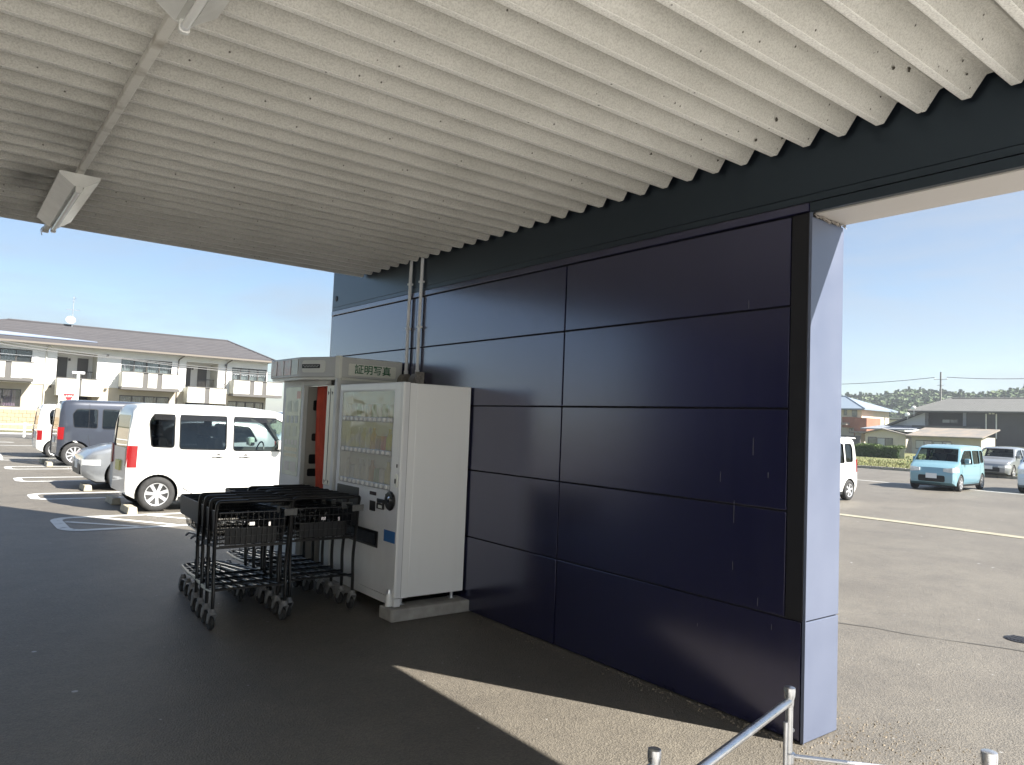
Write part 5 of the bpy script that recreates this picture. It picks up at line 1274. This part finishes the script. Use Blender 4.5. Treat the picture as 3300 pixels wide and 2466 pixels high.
# porch gable below
(Ya,Za),(Yb,Zb_),(Yc,Zc) = f(27.2,2.05), f(25.9,2.32), f(24.3,1.98)
b = MB(); b.prism([(Ya,-.1),(Yc,-.1),(Yc,Zc),(Yb,Zb_),(Ya,Za)][::-1], -1.6, .0, 'x'); b.build('porch_wall', M_CRWALL, t)
for (p, q) in (((Ya+.5,Za-.1),(Yb,Zb_+.1)),((Yb,Zb_+.1),(Yc-.4,Zc-.05))):
    b = MB(); b.add([(-2.1,p[0],p[1]),(-2.1,q[0],q[1]),(.3,q[0],q[1]),(.3,p[0],p[1]),(-2.1,p[0],p[1]-.13),(-2.1,q[0],q[1]-.13),(.3,q[0],q[1]-.13),(.3,p[0],p[1]-.13)], [(0,1,2,3),(7,6,5,4),(0,4,5,1),(1,5,6,2),(2,6,7,3),(3,7,4,0)]); b.build('porch_roof', M_RUST, t)
rect_win(t, f, 27.0,26.35,.6,1.72,-1.62,1); rect_win(t, f, 26.3,25.2,.6,1.68,-1.62,2)
for (y, z, lab) in ((24.35,3.95,'upper white satellite dish beside the charcoal house roof'),(24.78,3.46,'lower white satellite dish on the old tiled house roof')):
    (Y,Z) = f(y,z); d = thing('satellite_dish', lab, 'satellite dish', (98.5,Y,Z))
    MB().lathe([(0,0),(.18,.02),(.30,.07),(.31,.085),(.18,.04),(0,.02)], 20, Matrix.Rotation(R(-62),4,'Y') @ Matrix.Rotation(PI,4,'X')).build('dish', M_SIGNW, d, smooth=True)
    MB().tube([(.1,0,0),(.25,0,-.3),(.25,0,-1.1)], .03, 6).build('mast', M_GALV, d)
# cream house with terracotta balcony
t, f, bx = house('cream_house', 'cream two storey house with terracotta balcony behind the wall end', 102)
bx(31.5,27.95,-9,3.86,.0,8,'wall',M_CRWALL); roof_hip(t, f, 102, 32.2, 27.5, 3.82, 30.6, 29.2, 4.75, -.9, 9, 4.2, mat('pale_blue_roof', (.20,.25,.31), rough=.6))
rect_win(t, f, 28.7,28.3,3.22,3.7,-.01,1); rect_win(t, f, 29.35,29.1,3.3,3.75,-.01,1)
bx(29.2,28.28,2.36,3.16,-1.0,-.02,'balcony_front',M_TERRA); bx(28.26,27.3,2.0,3.12,-1.0,3.0,'balcony_front',M_TERRA)
bx(31,28.6,2.55,2.72,-2.0,-1.02,'porch_roof',M_RUST); rect_win(t, f, 28.9,28.5,1.95,2.3,-.012,2)
bx(28.9,27.4,.6,1.75,-2.4,-2.2,'dark_fence',M_BALD); bx(30.5,29.0,.6,2.0,-2.6,-2.4,'garden_wall',M_DKWALL)
(Y,ZA),(_,ZB) = f(27.9,1.0), f(27.9,2.0); MB().tube([(-2.1,Y,0),(-2.1,Y,ZB)], .06, 6).build('carport_post', M_TERRA, t)
b2 = bx(28.3,26.9,2.0,2.1,-2.3,1.5,'carport_roof',M_RUST)
t, f, bx = house('long_low_building', 'long low pale building seen between the cream and tiled houses', 118, 'building')
bx(28.4,24.8,-9,3.02,.0,8,'wall',mat('pale_wall', (.60,.60,.54), rough=.8)); bx(28.5,24.7,3.06,3.16,-.6,9,'roof',M_WINPALE)

# ---------------------------------------------------------------- kerb, grass strip, hedge, weeds
kb = thing('kerb', 'low concrete kerb edging the grass beyond the right-hand lot', 'kerb', kind='structure')
yy = 4.0
kp = None
while yy < 42:
    xk = 39.6+.0*(yy-19); 
    if kp is None: kp = MB().box(0,.15,.012,.588,-.05,.13).build('kerb_stone', mat('kerb_concrete', (.33,.31,.28), rough=.9, var=.12, vscale=6), kb, bevel=.012, loc=(xk,yy,0))
    else:
        o = bpy.data.objects.new('kerb_stone', kp.data); COL.objects.link(o); o.parent = kb; o.location = (xk+rnd.uniform(-.01,.01), yy, rnd.uniform(-.008,.008))
        m_ = o.modifiers.new('bevel','BEVEL'); m_.width = .012; m_.segments = 2
    yy += .6
sheet('lawn', 39.75, 90, -60, 95, .01, mat('mown_grass', (.105,.125,.035), rough=.95, col2=(.19,.17,.075), vscale=.35, bump=.6, bscale=9, bdist=.05))
def leaf(b, c, s, m=0):
    n = Vector((rnd.gauss(0,1),rnd.gauss(0,1),rnd.gauss(.5,.8))).normalized(); u = n.orthogonal().normalized(); u.rotate(Matrix.Rotation(rnd.uniform(0,6.28),3,n)); w = n.cross(u)
    b.add([tuple(c-u*s),tuple(c-w*s*.45),tuple(c+u*s),tuple(c+w*s*.45)], [(0,1,2,3)], m)
def leafmat(name, c, c2): 
    m = mat(name, c, rough=.6, col2=c2, vscale=1.2, spec=.3); return m
M_LEAF = leafmat('hedge_leaf', (.035,.075,.018), (.075,.125,.03)); M_LEAF2 = leafmat('hedge_leaf_bright', (.09,.14,.035), (.13,.17,.05))
gb = MB()
for i in range(9000):
    x = 39.8+abs(rnd.gauss(0,9)); y = rnd.uniform(8,34); h = rnd.uniform(.05,.16); s = rnd.uniform(.02,.05); q = rnd.uniform(0,6.28)
    gb.add([(x-s*math.cos(q),y-s*math.sin(q),0),(x+s*math.cos(q),y+s*math.sin(q),0),(x+rnd.gauss(0,.05),y+rnd.gauss(0,.05),h)], [(0,1,2)])
tag(gb.build('grass', mat('grass_blade', (.13,.15,.045), rough=.8, col2=(.22,.20,.08), vscale=.5)), 'short yellowish grass on the strip beyond the kerb', 'grass', kind='stuff')
hd_ = thing('hedge', 'dense clipped green hedge in front of the old tiled house', 'hedge', (63,30.8,0))
b = MB(); NL = 15000
def hedge_h(y): return .98+.08*math.sin(y*2.1)+.06*math.sin(y*5.3+1)
for i in range(NL):
    y = rnd.uniform(-2.0,2.2); h = hedge_h(y); dep = 1.1
    if rnd.random() < .55: p = Vector((-abs(rnd.gauss(0,.10)), y, rnd.uniform(.05,h)))
    else: p = Vector((rnd.uniform(0,dep), y, h-abs(rnd.gauss(0,.07))+.06*math.sin(p.y*9 if i else 0)))
    leaf(b, p+Vector((rnd.gauss(0,.03),rnd.gauss(0,.03),rnd.gauss(0,.04))), rnd.uniform(.045,.085), 1 if p.z > h-.18 and rnd.random() < .7 else 0)
b.build('foliage', [M_LEAF, M_LEAF2], hd_)
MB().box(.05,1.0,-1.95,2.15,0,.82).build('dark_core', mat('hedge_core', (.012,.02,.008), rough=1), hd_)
MB().tube([(.5,0,0),(.5,0,.6)], .05, 6).build('stem', M_RUST, hd_)
def weed_clump(label, x, y, w, h, n):
    t = thing('shrub', label, 'shrub', (x,y,0)); b = MB()
    for i in range(n):
        a_ = rnd.uniform(0,6.28); r_ = abs(rnd.gauss(0,.5))*w; z = rnd.uniform(.02,1)*h*math.exp(-(r_/w)**2*.8)
        leaf(b, Vector((r_*math.cos(a_), r_*math.sin(a_)*1.6, z)), rnd.uniform(.05,.10), rnd.randint(0,1))
    b.build('foliage', [M_LEAF, M_LEAF2], t)
    b = MB()
    for i in range(7): b.tube([(rnd.uniform(-.2,.2)*w,rnd.uniform(-.3,.3)*w,0),(rnd.uniform(-.4,.4)*w,rnd.uniform(-.6,.6)*w,h*.7)], .012, 4)
    b.build('stem', M_RUST, t)
weed_clump('loose green shrub behind the silver hatchback', 46.5, 15.2, 1.2, .9, 900)
weed_clump('yellow green weeds at the right edge before the charcoal house', 45.0, 12.2, 1.3, 1.0, 900)
weed_clump('weeds between the hedge and the light blue car', 50.0, 21.0, 1.2, .8, 700)

# ---------------------------------------------------------------- utility pole and its wires
t = thing('utility_pole', 'concrete utility pole rising behind the charcoal house', 'utility pole', (112,45.6,0))
KZ = 112/55.; ZT = HC+(6.43-HC)*KZ
MB().lathe([(0,0),(.19,0),(.11,ZT),(0,ZT)], 12).build('shaft', mat('pole_concrete', (.20,.20,.19), rough=.9), t, smooth=True)
b = MB(); b.tube([(0,-.9,ZT-1.05),(0,.9,ZT-1.05)], .05, 6); b.tube([(0,-.5,ZT-1.9),(0,.5,ZT-1.9)], .04, 6); b.build('crossarm', M_GALV, t)
for y in (-.8,.8): MB().lathe([(0,0),(.06,0),(.06,.06),(.035,.08),(.055,.12),(0,.16)], 10, Matrix.Translation((0,y,ZT-1.0))).build('insulator', M_SIGNW, t)
zw = HC+(9.69-HC)*1.12
cable('overhead_cable', 'overhead cable left of the utility pole over the wooded hill', [(112,46.4,zw),(112,62.5,HC+(9.05-HC)*1.12),(112,84,9.0)], .045, 'cables from the utility pole')
cable('overhead_cable', 'overhead cable right of the utility pole over the charcoal house', [(112,44.8,zw),(112,35.4,HC+(9.3-HC)*1.12),(112,6,9.6)], .045, 'cables from the utility pole')
cable('overhead_cable', 'lower overhead cable between the cream house and the utility pole', [(112,45.2,zw-.9-2.6),(112,62.5,zw-4.2),(112,84,7)], .04, 'cables from the utility pole')

# ---------------------------------------------------------------- wooded hill
RIDGE = [(-200,40),(20,33),(80,29.5),(100,27.5),(110.6,26.3),(115,25.4),(121,25.2),(123.2,23.5),(128.4,24),(132,23.4),(136,24.5),(144.7,24.5),(149.8,25.3),(156.3,24.7),(160.3,23),(173.6,22.4),(187,22.8),(220,21),(300,16),(420,9)]
def ridge(y): return lerp_prof(RIDGE, y)
b = MB(); nx, ny = 26, 150
def hillz(x, y):
    t = max(0, min(1, (x-230)/120)); s = t*t*(3-2*t); back = max(0, (x-350)/150)
    return s*(ridge(y/(1+.0))-6.5)*(1-.35*min(1,back))+1.5*math.sin(x*.09+y*.05)*s
for i in range(nx+1):
    for j in range(ny+1):
        x = 225+i*11; y = -220+j*4.4; b.v.append((x, y, hillz(x,y)-.02))
for i in range(nx):
    for j in range(ny):
        q = i*(ny+1)+j; b.f.append((q,q+ny+1,q+ny+2,q+1)); b.m.append(0)
struct(b.build('hill', mat('hill_floor', (.035,.06,.02), rough=1), smooth=True))
# crowns: leafy clumps and conifers standing all over the slope
def crown_mesh(kind, seed):
    r2 = random.Random(seed); b = MB(); n = 84
    for i in range(n):
        if kind == 'round':
            d = Vector((r2.gauss(0,1),r2.gauss(0,1),r2.gauss(0,1))).normalized(); d.z = abs(d.z)*1.0-.25; p = Vector((d.x, d.y, d.z*1.0+.45))*(1+.25*math.sin(d.x*5+seed)*math.cos(d.y*4+seed))
            s = r2.uniform(.2,.36)
        else:
            z = r2.random()**1.3*2.6; rr = .75*(1-z/2.7)*(.6+.4*r2.random()); a_ = r2.uniform(0,6.28); p = Vector((rr*math.cos(a_), rr*math.sin(a_), z)); s = r2.uniform(.2,.36)
        nn = (Vector((p.x,p.y,p.z-.4)).normalized()+Vector((r2.gauss(0,.5),r2.gauss(0,.5),r2.gauss(0,.5)))).normalized(); u = nn.orthogonal().normalized(); w = nn.cross(u)
        b.v += [tuple(p-u*s),tuple(p-w*s),tuple(p+u*s),tuple(p+w*s)]; k = len(b.v)-4; b.f.append((k,k+1,k+2,k+3)); b.m.append(r2.randint(0,2))
    return b
kinds = [crown_mesh('round', k) for k in range(4)]+[crown_mesh('cone', k+10) for k in range(3)]
fb = MB(); fm = []
V_, F_, MI = [], [], []
for i in range(7400):
    x = 250+rnd.random()**.8*125; y = rnd.uniform(70,225)
    z = hillz(x,y); k = rnd.choice([0,1,2,3,0,1,2,3,0,1,2,3,4,5,6]) if math.sin(x*.05+y*.11) > -.2 else rnd.choice([4,5,0,1,2])
    src = kinds[k]; s = rnd.uniform(2.3,3.5) if k < 4 else rnd.uniform(1.5,2.3); rz = rnd.uniform(0,6.28); c_, s_ = math.cos(rz), math.sin(rz); o_ = len(V_); hz = rnd.uniform(.75,1.0)
    for (px0,py0,pz0) in src.v: V_.append((x+(px0*c_-py0*s_)*s, y+(px0*s_+py0*c_)*s, z+pz0*s*hz))
    for f_ in src.f: F_.append(tuple(q+o_ for q in f_))
    sh = rnd.choice([0,0,1,2]); MI += [(m_+sh) % 3 for m_ in src.m]
me = bpy.data.meshes.new('woods'); me.from_pydata(V_, [], F_)
for m_ in (leafmat('woods_mid', (.060,.095,.040), (.085,.12,.05)), leafmat('woods_dark', (.040,.070,.034), (.06,.09,.04)), leafmat('woods_light', (.075,.108,.045), (.095,.125,.05))): me.materials.append(m_)
me.polygons.foreach_set('material_index', MI); me.update()
wo = bpy.data.objects.new('woods', me); COL.objects.link(wo); tag(wo, 'dense mixed woods covering the low hill on the right horizon', 'woods', kind='stuff')

# ---------------------------------------------------------------- air between here and the hill
hz = MB().box(-95,640,-70,260,-1.0,62).build('haze', mat('haze_air', (1,1,1)))
hm = bpy.data.materials['haze_air']; nt = hm.node_tree; N = nt.nodes; N.remove(N['Principled BSDF'])
pv = N.new('ShaderNodeVolumePrincipled'); pv.inputs['Color'].default_value = (.86,.92,1,1); pv.inputs['Density'].default_value = .00055; pv.inputs['Anisotropy'].default_value = .3
nt.links.new(pv.outputs[0], N['Material Output'].inputs['Volume'])
tag(hz, 'thin pale air lying between the porch and the hill', 'haze', kind='stuff')
